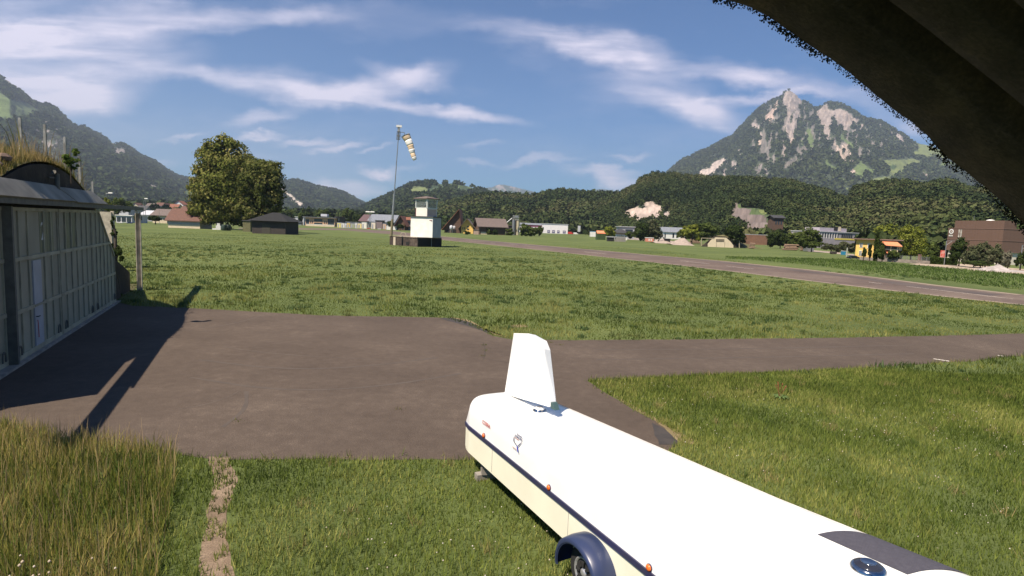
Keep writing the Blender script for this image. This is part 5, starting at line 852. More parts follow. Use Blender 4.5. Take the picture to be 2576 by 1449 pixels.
for x, yt, lb in ((362, 505, 'thin pole standing just left of the single street lamp'), (401, 528, 'thin mast behind the grey roofed house')): pole('pole', x, 558, yt, lb, 'pole', .07, dep=230)
TOWN = [(438, 462, 521, 511, WHITE, 'gab', REDTILE, 'bright white apartment house with stepped roofs above the red-brown shed', 700), (410, 424, 524, 517, WHITE, 'gab', TILE, 'white gabled house left of the bright apartment house', 690), (425, 447, 527, 520, CREAM, 'par', REDTILE, 'low cream house below the bright apartment house', 640), (392, 408, 522, 515, LGREY, 'par', TILE, 'pale grey house under the wood, left of the white gabled house', 720),
    (368, 388, 524, 517, WHITE, 'par', GREYTILE, 'whitish house with grey roof behind the light grey hall', 720), (330, 352, 523, 516, CREAM, 'gab', TILE, 'cream house with brown roof right of the rail post', 700), (300, 324, 524, 515, LGREY, 'flat', WHITE, 'pale flat block behind the low flat white framed building', 600), (455, 476, 534, 526, WHITE, 'par', TILE, 'white house touching the left edge of the tall tree', 560),
    (345, 366, 533, 526, GREYW, 'par', SLATE, 'grey house with black roof behind the street lamp', 520), (404, 432, 533, 526, LGREY, 'flat', ROOFGREY, 'long pale flat shed just above the red-brown shed roof', 480), (478, 492, 530, 523, CREAM, 'gab', REDTILE, 'small cream gable glimpsed through the left skirt of the tall tree', 600)]
for xl, xr, yb, ye, wm_, rf_, rm, lb, dp in TOWN: bld('house', lb, 'house', xl, xr, 560, ye + 3, 10, wm_, dep=dp, roof=rf_, rh=4.0, roofm=rm, over=.8, win=wins(3, 2, v0=.45, v1=.9))
# ---- centre-left: factories and depot
bld('factory', 'pale pinkish factory with grey roof right of the dark shed', 'factory', 706, 742, 566, 549, 25, M('pinkish_render', (.55, .45, .42), (.48, .39, .36), 1, .8), dep=420, roof='flat', roofm=ROOFGREY, over=.8, doors=[(.42, .6, .35, GREYW)])
bld('office_block', 'grey and white office annex with framed upper window beside the pinkish factory', 'building', 743, 764, 566, 546, 14, LGREY, dep=410, roof='flat', roofm=WHITE, win=[(.3, .8, .6, .82), (.1, .9, .05, .35)])
fc, A, B, d, n, H_ = bld('commercial_building', 'wide commercial building with orange walls, dark glazing and broad grey roof', 'building', 768, 842, 568, 547.5, 22, M('orange_render', (.60, .36, .22), (.5, .3, .18), .6, .8), dep=380, roof='flat', roofm=ROOFGREY, over=1.5, win=[(.02, .13, .1, .75), (.30, .58, .55, .85), (.30, .58, .1, .4), (.76, .98, .15, .9), (.17, .2, .3, .6), (.23, .26, .3, .6), (.64, .67, .3, .6), (.7, .73, .3, .6)])
MB().box(A + UZ * (H_ + .9) + d * 8 + n * 6, d * 4, n * 4, UZ * 1.6).build('roof_unit', LGREY, fc)
bld('garden_wall', 'long low cream wall in front of the wide commercial building', 'wall', 770, 841, 568.5, 565.5, .6, CREAM, dep=365, roof='flat', roofm=WHITE, over=.05)
bld('dark_building', 'black stair tower block right of the wide commercial building', 'building', 843, 855, 568, 546, 12, DARK, dep=385, roof='flat', win=[(.1, .3, .5, .7), (.6, .9, .6, .85)], winm=LGREY)
bld('low_hall', 'low grey hall behind the row of containers', 'hall', 856, 897, 568, 559, 20, GREYW, dep=420, roof='flat', roofm=ROOFGREY)
bld('house', 'small pink walled chalet with red roof among trees above the low grey hall', 'house', 859, 870, 566, 549, 8, M('rose_render', (.6, .42, .36), (.5, .36, .3), 1, .8), dep=470, roof='gab', rh=2, roofm=REDTILE, win=wins(2, 2))
bld('roofed_hall', 'reddish brown roofed end of the long metal roofed works hall', 'hall', 905, 925, 569, 557, 30, CREAM, dep=430, roof='par', rh=5, roofm=M('plum_roof', (.12, .07, .07), (.1, .06, .06), 1, .8), over=1)
bld('works_hall', 'long works hall with ribbed blue grey metal roof left of the mast', 'hall', 926, 990, 569, 559, 30, GREYW, dep=430, roof='par', rh=5.5, roofm=ROOFGREY, over=1, win=[(.02, .18, .1, .6)])
bld('store_block', 'brown block standing in front of the works hall', 'building', 944, 961, 571, 555, 8, M('mauve_brown', (.2, .15, .15), (.17, .13, .13), 1, .8), dep=370, roof='flat', roofm=SLATE)
for x, lb in ((929, 'left one of the two floodlight masts before the works hall'), (932.5, 'right one of the two floodlight masts before the works hall')): pole('floodlight_mast', x, 571, 534, lb, 'mast', .2, dep=375, arm=-4 if x < 930 else 4, head=4, group='floodlight masts')
CT = [(848, 857, 561, (.7, .6, .2), 'pale yellow container at the left end of the row'), (858, 866, 562, (.72, .68, .6), 'cream container second in the row'), (867, 872, 563, (.62, .64, .7), 'small whitish container third in the row'), (873, 880, 561.5, (.75, .5, .08), 'orange yellow container in the middle of the row'), (881, 892, 564, (.3, .32, .2), 'olive container between yellow and white ones'),
      (893, 899, 562, (.72, .7, .66), 'white container right of the olive one'), (900, 909, 562.5, (.75, .6, .25), 'ochre container right of the white one'), (910, 922, 560, (.75, .72, .62), 'large white box trailer near the floodlight masts'), (934, 944, 560.5, (.72, .62, .5), 'cream box right of the floodlight masts'), (963, 971, 564, (.62, .4, .26), 'tan container just left of the mast foot')]
for k, (a, b, y, c_, lb) in enumerate(CT):
    e, A, B, d, n, H_ = bld('container', lb, 'container', a, b, 570, y, 3, M('container_paint', c_, tuple(v * .85 for v in c_), 1, .6), dep=345, roof='flat', roofm=LGREY, over=.05, wallname='box'); MB().box(A + d * .3 - n * .05 + UZ * .2, d * .9, n * .04, UZ * H_ * .7).build('door', GREYW, e)
for a, b, lb, c_ in ((872, 881, 'silver car parked before the orange yellow container', LGREY), (922, 931, 'red car parked at the floodlight masts', RED), (950, 958, 'white car parked before the brown block', WHITE)): car(a, b, 572, lb, c_, dep=330)
bld('long_wall', 'low whitish wall running right from the mast toward the white cabin', 'wall', 972, 1001, 572.5, 569.5, .6, WHITE, dep=330, roof='flat', roofm=WHITE, over=.05)
ch, A, B, d, n, H_ = bld('chalet', 'brown chalet with wide gable and white balcony left of the white cabin', 'house', 998, 1018, 571, 560, 12, BROWNW, dep=330, roof='gab', rh=3.6, roofm=REDTILE, over=1.4, win=[(.1, .25, .1, .4), (.7, .85, .1, .4)]); MB().box(A + d * 1.2 - n * .7 + UZ * H_ * .55, d * 2.3, n * .7, UZ * .9).build('balcony', CREAM, ch)
bld('house', 'greyish house with dark windows between chalet and white cabin', 'house', 1019, 1040, 571, 554, 9, GREYW, dep=340, roof='par', rh=1.6, roofm=REDTILE, over=.8, win=[(.3, .62, .55, .8), (.2, .35, .1, .3)])
car(1009, 1024, 576.5, 'bright yellow-green car standing on the grass left of the white cabin', M('lime_paint', (.7, .7, .12), (.6, .6, .1), 2, .4))
# ---- farm group
fb_, A, B, d, n, H_ = bld('barn', 'open barn with long steep rusty red roof right of the tower', 'barn', 1118, 1160, 586, 571, 14, BROWNW, roof='gab', rh=9.0, roofm=M('rusty_tiles', (.28, .12, .07), (.2, .085, .05), 1, .85), over=1.5, ridge=.86, win=[(.1, .3, .02, .5), (.4, .7, .02, .6)], winm=BLK)
for x, lb in ((1136, 'small grey feed silo under the rusty roof, left one'), (1143.5, 'small grey feed silo under the rusty roof, right one')):
    b = G(x, 586); b[1] -= 2; t = PD(x, 566, b[1])[2]; e = empty('feed_silo', b, lb, 'silo', 'feed silos at the farm'); MB().lathe(b + UZ * t * .35, [(.2, 0), (.85, .8), (.85, t * .5), (.3, t * .62)], UZ, 14).build('tank', LGREY, e, True); mb = MB()
    for a in range(4): mb.tube([b + np.array([math.cos(a * 1.57 + .7), math.sin(a * 1.57 + .7), 0]) * .7, b + np.array([math.cos(a * 1.57 + .7), math.sin(a * 1.57 + .7), 0]) * .7 + UZ * t * .45], .06, 5)
    mb.build('stand', STEEL, e)
bld('farmhouse', 'yellow farmhouse with dark timber gable between rusty barn and grey barn', 'house', 1160, 1190, 587.5, 568, 10, YELLOW, roof='gab', rh=3.4, roofm=GREYTILE, over=1.6, win=[(.48, .66, .45, .66), (.48, .64, .8, .98), (.1, .17, .5, .8), (.25, .32, .5, .8), (.45, .6, .05, .16)])
gbn, A, B, d, n, H_ = bld('barn', 'large dark timber barn with grey brown roof in the farm', 'barn', 1206, 1271, 590.5, 572, 13, BROWNW, roof='par', rh=4.2, roofm=GREYTILE, over=1.3, dl=0, dr_=3, doors=[(.05, .3, .35, CREAM)])
bld('barn_annex', 'small dark lean-to between the grey barn and the silos', 'barn', 1272, 1288, 589.5, 568, 8, DARK, roof='flat', roofm=GREYTILE, over=.5)
bld('woodpile_shed', 'pale boarded shed at the left gable of the grey barn', 'shed', 1191, 1204, 590, 579, 4, M('pale_boards', (.38, .28, .22), (.28, .2, .15), 3, .9, stretch=(3, 3, .3)), roof='flat', roofm=GREYTILE, over=.2)
for x, w, yt, m_, lb in ((1291, 3.6, 552, STEEL, 'tall slim grey metal silo nearest the grey barn'), (1296, 2.4, 554, DARK, 'dark narrow silo between two brighter ones'), (1302, 4.2, 555.5, M('pale_silo', (.42, .38, .26), (.36, .32, .22), 1, .7), 'widest silo, beige, right of the grey metal silos')):
    b = G(x, 591.5); t = PD(x, yt, b[1])[2]; r_ = w * b[1] / FPX; e = empty('tower_silo', b, lb, 'silo', 'tall silos at the farm'); MB().lathe(b - UZ * .1, [(r_, 0), (r_, t)], UZ, 20).build('cylinder', m_, e); MB().lathe(b + UZ * (t - .11), [(r_ * 1.04, 0), (r_ * .9, .3), (.1, .5)], UZ, 20).build('cap', GSTEEL, e)
b = G(1296, 591.5); z1 = PD(1296, 553, b[1])[2]; z2 = PD(1296, 541, b[1])[2]; sc = b[1] / FPX; mb = MB()
for k in range(5): x_ = (k - 2) * 3.2 * sc; mb.tube([b + np.array([x_, -.3, z1]), b + np.array([x_ * .9, -.3, z2 - .6 * (k % 2)])], .12, 5)
for z in (z1 + .3, (z1 + z2) / 2, z2 - .5): mb.tube([b + np.array([-8 * sc, -.3, z]), b + np.array([8 * sc, -.3, z])], .12, 5)
mb.tube([b + np.array([-27 * sc, 0, PD(1296, 565, b[1])[2]]), b + np.array([-9 * sc, 0, PD(1296, 549, b[1])[2]])], .28, 6); mb.cbox(b + np.array([2 * sc, 0, z2 - 1.4]), 1.6, 1, 1.2); tag(mb.build('conveyor_frame', STEEL), 'grey conveyor gear with slanting tube on top of the silos', 'conveyor')
# pink-banded works
pk, A, B, d, n, H_ = bld('works', 'large white works hall with four dark doors right of the silos', 'factory', 1366, 1428, 587, 564, 30, M('white_cladding', (.74, .70, .70), (.68, .64, .64), .6, .6), dep=520, roof='flat', roofm=LGREY, over=.4)
for u0, u1 in ((.17, .28), (.36, .48), (.57, .67), (.80, .92)):
    w = MB().box(A + d * np.linalg.norm(B - A) * u0 - n * .08 + UZ * H_ * .05, d * np.linalg.norm(B - A) * (u1 - u0), n * .1, UZ * H_ * .3).build('gate', M('gate_blue', (.12, .11, .2), (.09, .08, .16), .4, .6), pk); MB().box(A + d * np.linalg.norm(B - A) * (u0 + .02) - n * .12 + UZ * H_ * .2, d * np.linalg.norm(B - A) * (u1 - u0 - .04), n * .04, UZ * H_ * .05).build('pane', WHITE, w)
p2, A, B, d, n, H_ = bld('works', 'long white and magenta banded hall behind the bushy trees', 'factory', 1306, 1368, 587, 566, 30, M('white_cladding2', (.72, .66, .68), (.66, .6, .62), .6, .6), dep=545, roof='par', rh=1.5, ridge=.3, roofm=ROOFGREY, over=.8, win=wins(4, 1, .3, .95, .15, .5)); MB().box(A - n * .12 + UZ * H_ * .78 + d * 4, d * (np.linalg.norm(B - A) - 4), n * .1, UZ * H_ * .2).build('magenta_band', PINK, p2)
MB().box(A - n * .1 + d * (np.linalg.norm(B - A) + 2) + UZ * (H_ * 1.02), d * 12, n * .5, UZ * 1).build('magenta_fascia', PINK, p2)
car(1429, 1442, 587, 'red truck beside the four-doored white works hall', RED, dep=500, van=True, cat='truck', name='truck'); car(1443, 1454, 587.5, 'white van right of the red truck', WHITE, dep=500, van=True, cat='van', name='van'); pole('sign_post', 1456.5, 587, 572, 'grey rectangular sign on a post right of the white van', 'sign', .15, dep=500); b = PD(1456.5, 580, 500); tag(MB().cbox(b - UZ * 1, 2.2, .2, 5).build('sign_board', LGREY), 'upright pale grey board by the white van', 'sign')
# ---- right of centre
pole('utility_pole', 1493, 586, 533, 'utility pole with cross arm before the rocky wood, left one', 'utility pole', .18, DARK, dep=480, arm=3, group='utility poles'); pole('utility_pole', 1858, 610, 548, 'bare utility pole rising in front of the dark wood near the quarry', 'utility pole', .15, DARK, dep=330, group='utility poles')
bld('storage_box', 'white storage box beside the orange-topped hut', 'container', 1486, 1499, 590.5, 583, 5, WHITE, dep=380, roof='flat', roofm=BLUE, over=.05, wallname='box')
bld('hut', 'green overgrown hut with orange roof cover', 'hut', 1502, 1523, 597.5, 588, 5, M('hedge_green', (.04, .07, .02), (.03, .05, .015), 2, .95, bump=1, bdist=.2), dep=260, roof='par', rh=1.1, roofm=ORANGE, over=.1)
bld('house', 'grey flat roofed house above the small red banded house', 'house', 1557, 1595, 596, 571, 10, GREYW, dep=330, roof='flat', roofm=LGREY, over=.6, win=[(.4, .9, .55, .8)])
hs, A, B, d, n, H_ = bld('house', 'small dark roofed house with pinkish red band behind the carport', 'house', 1549, 1578, 598, 586, 9, WHITE, dep=280, roof='hip', rh=2.0, roofm=SLATE, over=1.0, win=wins(5, 1, v0=.2, v1=.7)); MB().box(A - n * .08 + UZ * H_ * .8, d * np.linalg.norm(B - A), n * .06, UZ * H_ * .1).build('red_band', REDI, hs)
bld('carport', 'dark open carport at the end of the grey board fence', 'carport', 1530, 1545, 603.5, 597, 4, BLK, dep=232, roof='flat', roofm=GREYW, over=.3); bld('board_fence', 'grey board fence right of the dark carport', 'fence', 1546, 1574, 603.5, 597, .3, M('grey_boards', (.25, .23, .2), (.17, .155, .135), 2, .9, stretch=(4, 4, .3)), dep=232, roof='flat', roofm=GREYW, over=.03)
bld('warehouse', 'warehouse with grey ribbed roof and white gabled walls behind the gravel', 'warehouse', 1669, 1722, 600, 585, 20, WHITE, dep=420, roof='par', rh=3.5, roofm=ROOFGREY, over=.8, win=[(.04, .1, .1, .8), (.42, .5, .2, .9), (.6, .68, .2, .9)])
e, A, B, d, n, H_ = bld('site_container', 'red and white striped site container beside the gravel heaps', 'container', 1626, 1644, 606.5, 599, 3, M('salmon_paint', (.6, .22, .15), (.55, .2, .13), 1, .7), dep=262, roof='flat', roofm=WHITE, over=.1, win=[(.3, .45, .2, .8), (.6, .75, .2, .8)], winm=WHITE, wallname='box')
def heap(name, pts, yb, dep, m, label, ry=.5, cat='heap', dy=6, kind=None, nx=34, ny=14, sd=1):   # pts: px outline of the top
    xs = np.linspace(pts[0][0], pts[-1][0], nx); yt = np.interp(xs, [p[0] for p in pts], [p[1] for p in pts]); V = []
    for j, w in enumerate(np.linspace(-1, 1, ny)):
        for x, y in zip(xs, yt):
            q = PD(x, yb, dep); h = max(PD(x, y, dep)[2], 0) * (1 - abs(w)) ** .9; h *= 1 + .25 * (fbm(x * .2, w * 3 + 5, sd) - .5) ; V.append((q[0], dep + w * dy, h - .05))
    i = np.arange(ny - 1)[:, None] * nx + np.arange(nx - 1)[None]; o = npmesh(name, np.array(V), np.stack([i, i + 1, i + nx + 1, i + nx], -1).reshape(-1, 4), m); return tag(o, label, cat, None, kind)
heap('gravel_heap', [(1642, 608), (1655, 601), (1668, 599), (1676, 602), (1684, 608)], 608, 238, GRAVEL, 'low pinkish gravel heap just right of the salmon container'); heap('gravel_heap', [(1684, 612), (1700, 604), (1715, 596.5), (1719, 596.6), (1728, 604), (1736, 612)], 612, 215, GRAVEL, 'largest conical grey gravel heap in the middle distance')
heap('gravel_heap', [(2465, 682), (2480, 674), (2492, 668), (2504, 668), (2510, 663), (2518, 668), (2524, 676), (2560, 679), (2600, 684)], 682, 95, M('grey_gravel', (.40, .35, .33), (.26, .23, .21), 1.5, .95, bump=.8, bdist=.1), 'long grey gravel heap at the right edge below the shrubs', dy=3)
bk, A, B, d, n, H_ = bld('excavator', 'dark excavator working between the two gravel heaps', 'excavator', 1674, 1686, 607, 602, 3, BLK, dep=235, roof='flat', roofm=BLK, over=.1, wallname='body'); MB().tube([A + UZ * 1, A + d * -1.5 + UZ * 3, A + d * -3 + UZ * .8], .25, 6).build('boom', BLK, bk)
# small hangar on the right
M2 = M('cream_gate', (.62, .52, .36), (.56, .47, .33), 1, .8); bh = empty('hangar', G(1812, 622), 'small distant hangar with cream door and dark barred window', 'hangar'); dp = G(1812, 622)[1]
q2 = lambda x, y, o=0: np.array([*(PD(x, y, dp)[:1]), dp - o, max(PD(x, y, dp)[2], 0)])
ol = [(1780, 624), (1780, 614), (1790, 602), (1801, 597), (1826, 598), (1836, 607), (1844, 617), (1844, 624)]; MB().hexa([q2(x, y) for x, y in ol], [q2(x, y, .3) for x, y in ol]).build('door', M2, bh)
for x in (1801, 1822): MB().hexa([q2(x, 623, .31), q2(x + .5, 623, .31), q2(x + .5, 609, .31), q2(x, 609, .31)], [q2(x, 623, .34), q2(x + .5, 623, .34), q2(x + .5, 609, .34), q2(x, 609, .34)]).build('door_joint', DARK, bh)
wn_ = MB().hexa([q2(x, y, .3) for x, y in ((1801, 608), (1821, 608), (1821, 601.5), (1801, 601.5))], [q2(x, y, .36) for x, y in ((1801, 608), (1821, 608), (1821, 601.5), (1801, 601.5))]).build('barred_window', BLK, bh)
for k in range(6): MB().hexa([q2(x, y, .36) for x, y in ((1803.5 + k * 3, 607.6), (1804.2 + k * 3, 607.6), (1804.2 + k * 3, 602), (1803.5 + k * 3, 602))], [q2(x, y, .39) for x, y in ((1803.5 + k * 3, 607.6), (1804.2 + k * 3, 607.6), (1804.2 + k * 3, 602), (1803.5 + k * 3, 602))]).build('bar', CREAM, wn_)
ol2 = [(1766, 624), (1776, 612), (1790, 599), (1801, 594), (1826, 595), (1840, 604), (1856, 624)]; MB().hexa([q2(x, y, -.8) for x, y in ol2], [q2(x, y, -.4) for x, y in ol2]).build('arch_wall', DCON, bh)
mb = MB().tube([q2(1764, 599, .3), q2(1797, 600, .3)], .1, 5).tube([q2(1764, 599, .3), q2(1764, 618, .3)], .14, 5).tube([q2(1859, 604, .3), q2(1859, 624, .3)], .14, 5).tube([q2(1840, 603, .3), q2(1859, 604, .3)], .1, 5); mb.build('rail_frame', M('pale_rail', (.42, .36, .24), (.3, .26, .18), 2, .8), bh)
heap('mound', [(1760, 626), (1780, 606), (1800, 592), (1817, 587), (1835, 592), (1860, 606), (1890, 618), (1935, 632)], 626, dp + 8.5, MOUNDM, None, dy=8, cat=None, kind='structure', sd=4)
b = PD(1900, 596, 285); mb = MB(); e = bld('retaining_wall', 'long rust brown wall at the foot of the quarry', 'wall', 1874, 1930, 607, 591, .8, M('rust_wall', (.2, .1, .06), (.15, .08, .05), 1, .9), dep=300, roof='flat', roofm=GREYW, over=.05)
bld('chalet', 'dark timber chalet on the wooded slope above the quarry, with pale green base', 'house', 1947, 1971, 558, 549, 8, BROWNW, dep=330, roof='par', rh=1.6, roofm=SLATE, over=.9, win=wins(3, 1, v0=.7, v1=.95))
bld('house', 'small white house glimpsed in trees right of the dark chalet', 'house', 1992, 2008, 558, 549, 8, WHITE, dep=420, roof='par', rh=1.5, roofm=LGREY, over=.5, win=wins(2, 1, v0=.75, v1=.95))
def logs(xa, xb, yb, n, label, dep=None):
    dp = G((xa + xb) / 2, yb)[1] if dep is None else dep; A = PD(xa, yb, dp); B = PD(xb, yb, dp); A[2] = B[2] = 0; e = empty('log_pile', (A + B) / 2, label, 'log pile')
    for k in range(n):
        lay = k % 4; o = np.array([0, (k // 4) * .55, .28 + lay * .48]); s = RS.uniform(0, .25); a = A + (B - A) * s * (1 if k % 2 else .3); b = B - (B - A) * RS.uniform(0, .25); MB().tube([a + o, b + o + UZ * RS.uniform(-.05, .1)], RS.uniform(.18, .28), 8).build('log', LOG, e)
logs(1735, 1762, 613, 6, 'small scattered log pile left of the cream hangar'); logs(1970, 2012, 630, 9, 'log pile in front of the dark trees, left of the wide one'); logs(2013, 2029, 631, 7, 'short stack of sawn logs beside the metal container'); logs(1884, 1900, 626, 5, 'heap of brown branches right of the small hangar')
bld('metal_container', 'small silvery metal container behind a tree trunk', 'container', 2031, 2047, 632.5, 623, 3, STEEL, roof='flat', roofm=LGREY, over=.05, wallname='box')
ob, A, B, d, n, H_ = bld('office_building', 'long grey office building with ribbon windows and a yellow band', 'office', 2058, 2197, 640, 586, 16, M('lilac_grey', (.36, .32, .35), (.3, .27, .3), .5, .7), dep=270, dr_=14, roof='flat', roofm=LGREY, over=.3, win=[(.03 + .045 * k, .055 + .045 * k, .68, .92) for k in range(7)] + [(.38 + .034 * k, .405 + .034 * k, .68, .92) for k in range(6)] + [(.62, .68, .7, .92), (.70, .76, .7, .92), (.80, .85, .68, .9), (.87, .92, .68, .9), (.94, .98, .68, .9)])
MB().box(A + d * 12 * .8 - n * .1 + UZ * H_ * .55, d * 17, n * .08, UZ * H_ * .1).build('yellow_band', M('yellow_band', (.75, .6, .12), (.65, .5, .1), 2, .6), ob); L_ = np.linalg.norm(B - A)
for k in range(7): MB().box(A + d * L_ * (.025 + .045 * k) - n * .09 + UZ * H_ * .6, d * .35, n * .08, UZ * H_ * .36).build('white_fin', WHITE, ob)
ub = MB().box(A + d * L_ * .05 + n * 2 + UZ * (H_ + .3), d * L_ * .48, n * 8, UZ * (PD(2100, 573, 271)[2] - H_ - .3)).build('upper_storey', M('lilac_grey2', (.38, .34, .37), (.34, .3, .33), .5, .7), ob); MB().box(A + d * L_ * .30 + n * 1.9 + UZ * (H_ + .8), d * 2.4, n * .08, UZ * 1.9).build('window', BLK, ub); MB().box(A + d * L_ * .38 + n * 1.9 + UZ * (H_ + .7), d * 1.6, n * .08, UZ * 2.1).build('window', CREAM, ub)
tt_ = empty('portable_toilet', G(2121, 641), 'blue portable toilet on the site left of the yellow house', 'toilet'); b = G(2121, 641); sc = b[1] / FPX; MB().cbox(b, 8 * sc, 8 * sc, 9 * sc).build('cabin', BLUE, tt_); MB().cbox(b + UZ * 9 * sc, 8.6 * sc, 8.6 * sc, 1 * sc).build('roof', LGREY, tt_)
for x, lb in ((2094.5, 'dark concrete pipe ring lying left of its twin'), (2101.5, 'dark concrete pipe ring lying right of its twin')): b = G(x, 639.5) + UZ * .4; tag(MB().lathe(b, [(.2, -.05), (.38, -.05), (.38, .9), (.2, .9)], (0, 1, 0), 16).build('concrete_pipe', DARK), lb, 'pipe', 'pipes on the site')
# yellow house
yh, A, B, d, n, H_ = bld('yellow_house', 'yellow rendered two storey house with orange awning and balcony', 'house', 2150, 2203, 651, 603, 9, YELLOW, dep=None, dl=0, dr_=-2.5, roof='flat', roofm=M('brown_eave', (.16, .1, .08), (.13, .08, .06), 2, .8), over=.8, win=[(.19, .32, .60, .80), (.57, .68, .58, .80), (.19, .30, .18, .42)], frames=True)
L2 = along(2262, 0, B, n * .35 + d * .94); w2 = (n * .35 + d * .94); w2 /= np.linalg.norm(w2); o2 = np.array([w2[1], -w2[0], 0]); MB().box(B + UZ * 0 - o2 * .01, w2 * L2, -o2 * 7, UZ * (H_ + .01)).build('east_wing', BROWNW, yh); MB().box(B + UZ * (H_ + .02) + o2 * .5, w2 * (L2 + .3), -o2 * 8, UZ * .25).build('wing_roof', M('brown_eave2', (.2, .13, .1), (.15, .1, .08), 2, .8), yh)
bz = H_ * .52; MB().box(B + w2 * L2 * .36 + UZ * bz, w2 * L2 * .62, o2 * 1.3, UZ * .25).build('balcony_floor', CREAM, yh); mb = MB()
for k in range(12): mb.tube([B + w2 * L2 * (.36 + .056 * k) + o2 * 1.25 + UZ * (bz + .25), B + w2 * L2 * (.36 + .056 * k) + o2 * 1.25 + UZ * (bz + 1.15)], .03, 5)
mb.tube([B + w2 * L2 * .36 + o2 * 1.25 + UZ * (bz + 1.15), B + w2 * L2 * .98 + o2 * 1.25 + UZ * (bz + 1.15)], .04, 5); mb.build('railing', STEEL, yh)
a_ = B + w2 * L2 * .08 + UZ * (H_ - .1); MB().hexa([a_, a_ + w2 * L2 * .72, a_ + w2 * L2 * .88 + o2 * 1.9 - UZ * 1.1, a_ + w2 * L2 * .2 + o2 * 1.9 - UZ * 1.0], [q + UZ * .06 for q in [a_, a_ + w2 * L2 * .72, a_ + w2 * L2 * .88 + o2 * 1.9 - UZ * 1.1, a_ + w2 * L2 * .2 + o2 * 1.9 - UZ * 1.0]]).build('awning', ORANGE, yh)
a_ = B + w2 * L2 * .36 + UZ * (bz - .1); MB().hexa([a_, a_ + w2 * L2 * .35, a_ + w2 * L2 * .35 + o2 * 1.6 - UZ * .6, a_ + o2 * 1.6 - UZ * .6], [q + UZ * .06 for q in [a_, a_ + w2 * L2 * .35, a_ + w2 * L2 * .35 + o2 * 1.6 - UZ * .6, a_ + o2 * 1.6 - UZ * .6]]).build('lower_awning', ORANGE, yh)
for u in (.5, .78): MB().box(B + w2 * L2 * u + o2 * 1.2 + UZ * 0, w2 * .18, o2 * .18, UZ * (H_ - 1)).build('balcony_post', CREAM, yh)
MB().box(B + w2 * L2 * .45 + o2 * .02 + UZ * (bz + .3), w2 * L2 * .4, o2 * .05, UZ * 2).build('window', GLASS, yh)
car(2135, 2163, 652, 'black car parked at the left corner of the yellow house', M('black_paint', (.012, .014, .018), (.01, .012, .015), 2, .25)); car(2139, 2152, 648, 'white car mostly hidden behind the black car', WHITE)
A = G(2162, 654); B = G(2338, 665); d = B - A; gw = empty('garden_fence', (A + B) / 2, 'low concrete garden wall with wire posts before the yellow house', 'fence'); n = np.array([-d[1], d[0], 0]) / np.linalg.norm(d); MB().box(A, d, n * .25, UZ * .65).build('plinth', M('old_concrete', (.26, .22, .19), (.14, .12, .10), 1.5, .95), gw)
for k in range(15): MB().cbox(A + d * (k + .3) / 15 + n * .12 + UZ * .65, .07, .07, .75).build('post', STEEL, gw)
mb = MB()
for z in (.75, .9, 1.05, 1.2, 1.35): mb.tube([A + n * .12 + UZ * z, B + n * .12 + UZ * z], .012, 4)
mb.build('wire', STEEL, gw)
post_('pillar', 2312, 662, 640, M('rust_pillar', (.22, .12, .09), (.16, .09, .07), 2, .9), 'rust brown pillar standing in the garden wall near the hedge', .22, 'pillar')
# brown building
BW = M('brown_cladding', (.135, .078, .055), (.12, .069, .049), .5, .7, stretch=(8, 8, .2)); BW2 = M('brown_cladding_side', (.15, .092, .055), (.135, .083, .05), .5, .7, stretch=(8, 8, .2))
c0 = PD(2515, 660, 128); c0[2] = 0; bt = PD(2515, 554.4, 128)[2]; lz = PD(2515, 575, 128)[2]; dW = PD(2377, 655, 140) - c0; dW[2] = 0; LW = np.linalg.norm(dW); dW /= LW; nW = np.array([dW[1], -dW[0], 0]); nW = nW if nW[1] < 0 else -nW; inn = -nW
bb_ = empty('brown_building', c0 + dW * LW / 2 + inn * 8, 'large windowless brown clad building with round white emblem, right edge', 'building'); LR = 26
wz = PD(2515, 635, 128)[2]
MB().box(c0 + UZ * wz, dW * LW, inn * LR, UZ * (lz - wz)).build('lower_volume', BW, bb_); MB().box(c0 + UZ * (lz + .003), dW * along(2391.6, 0, c0, dW), inn * along(2545, 0, c0, inn), UZ * (bt - lz)).build('upper_volume', BW2 if 0 else BW, bb_)
MB().box(c0 + dW * .3 + inn * .3 - UZ * .2, dW * (LW - .6), inn * (LR - 1), UZ * (wz + .19)).build('white_base', M('base_white', (.6, .55, .45), (.52, .47, .38), 1, .7), bb_)
mb = MB()
for z in (lz - .1, wz + (lz - wz) * .48, wz): mb.box(c0 + nW * .06 - dW * .05 + UZ * z, dW * (LW + .1), inn * .04, UZ * .16); mb.box(c0 - dW * .06 + nW * .05 + UZ * z, dW * .05, inn * (LR + .1), UZ * .16)
mb.build('cladding_joint', M('joint_strip', (.17, .10, .075), (.15, .09, .065), 1, .7), bb_)
for y0, y1 in ((577, 596.6), (601, 623)):
    for x0, x1 in ((2403.2, 2406), (2408, 2411.5)):
        a = along(x1, 0, c0, dW); b = along(x0, 0, c0, dW); dp_ = (c0 + dW * a)[1]; MB().box(c0 + dW * a + nW * .08 + UZ * PD(x0, y1, dp_)[2], dW * (b - a), inn * .06, UZ * (PD(x0, y0, dp_)[2] - PD(x0, y1, dp_)[2])).build('window', M('bright_pane', (.55, .52, .45), (.2, .18, .16), .9, .3), bb_)
a = along(2385.5, 0, c0, dW); pc = c0 + dW * a + nW * .07; dp_ = pc[1]; zc = PD(2385.5, 582, dp_)[2]; sc = dp_ / FPX
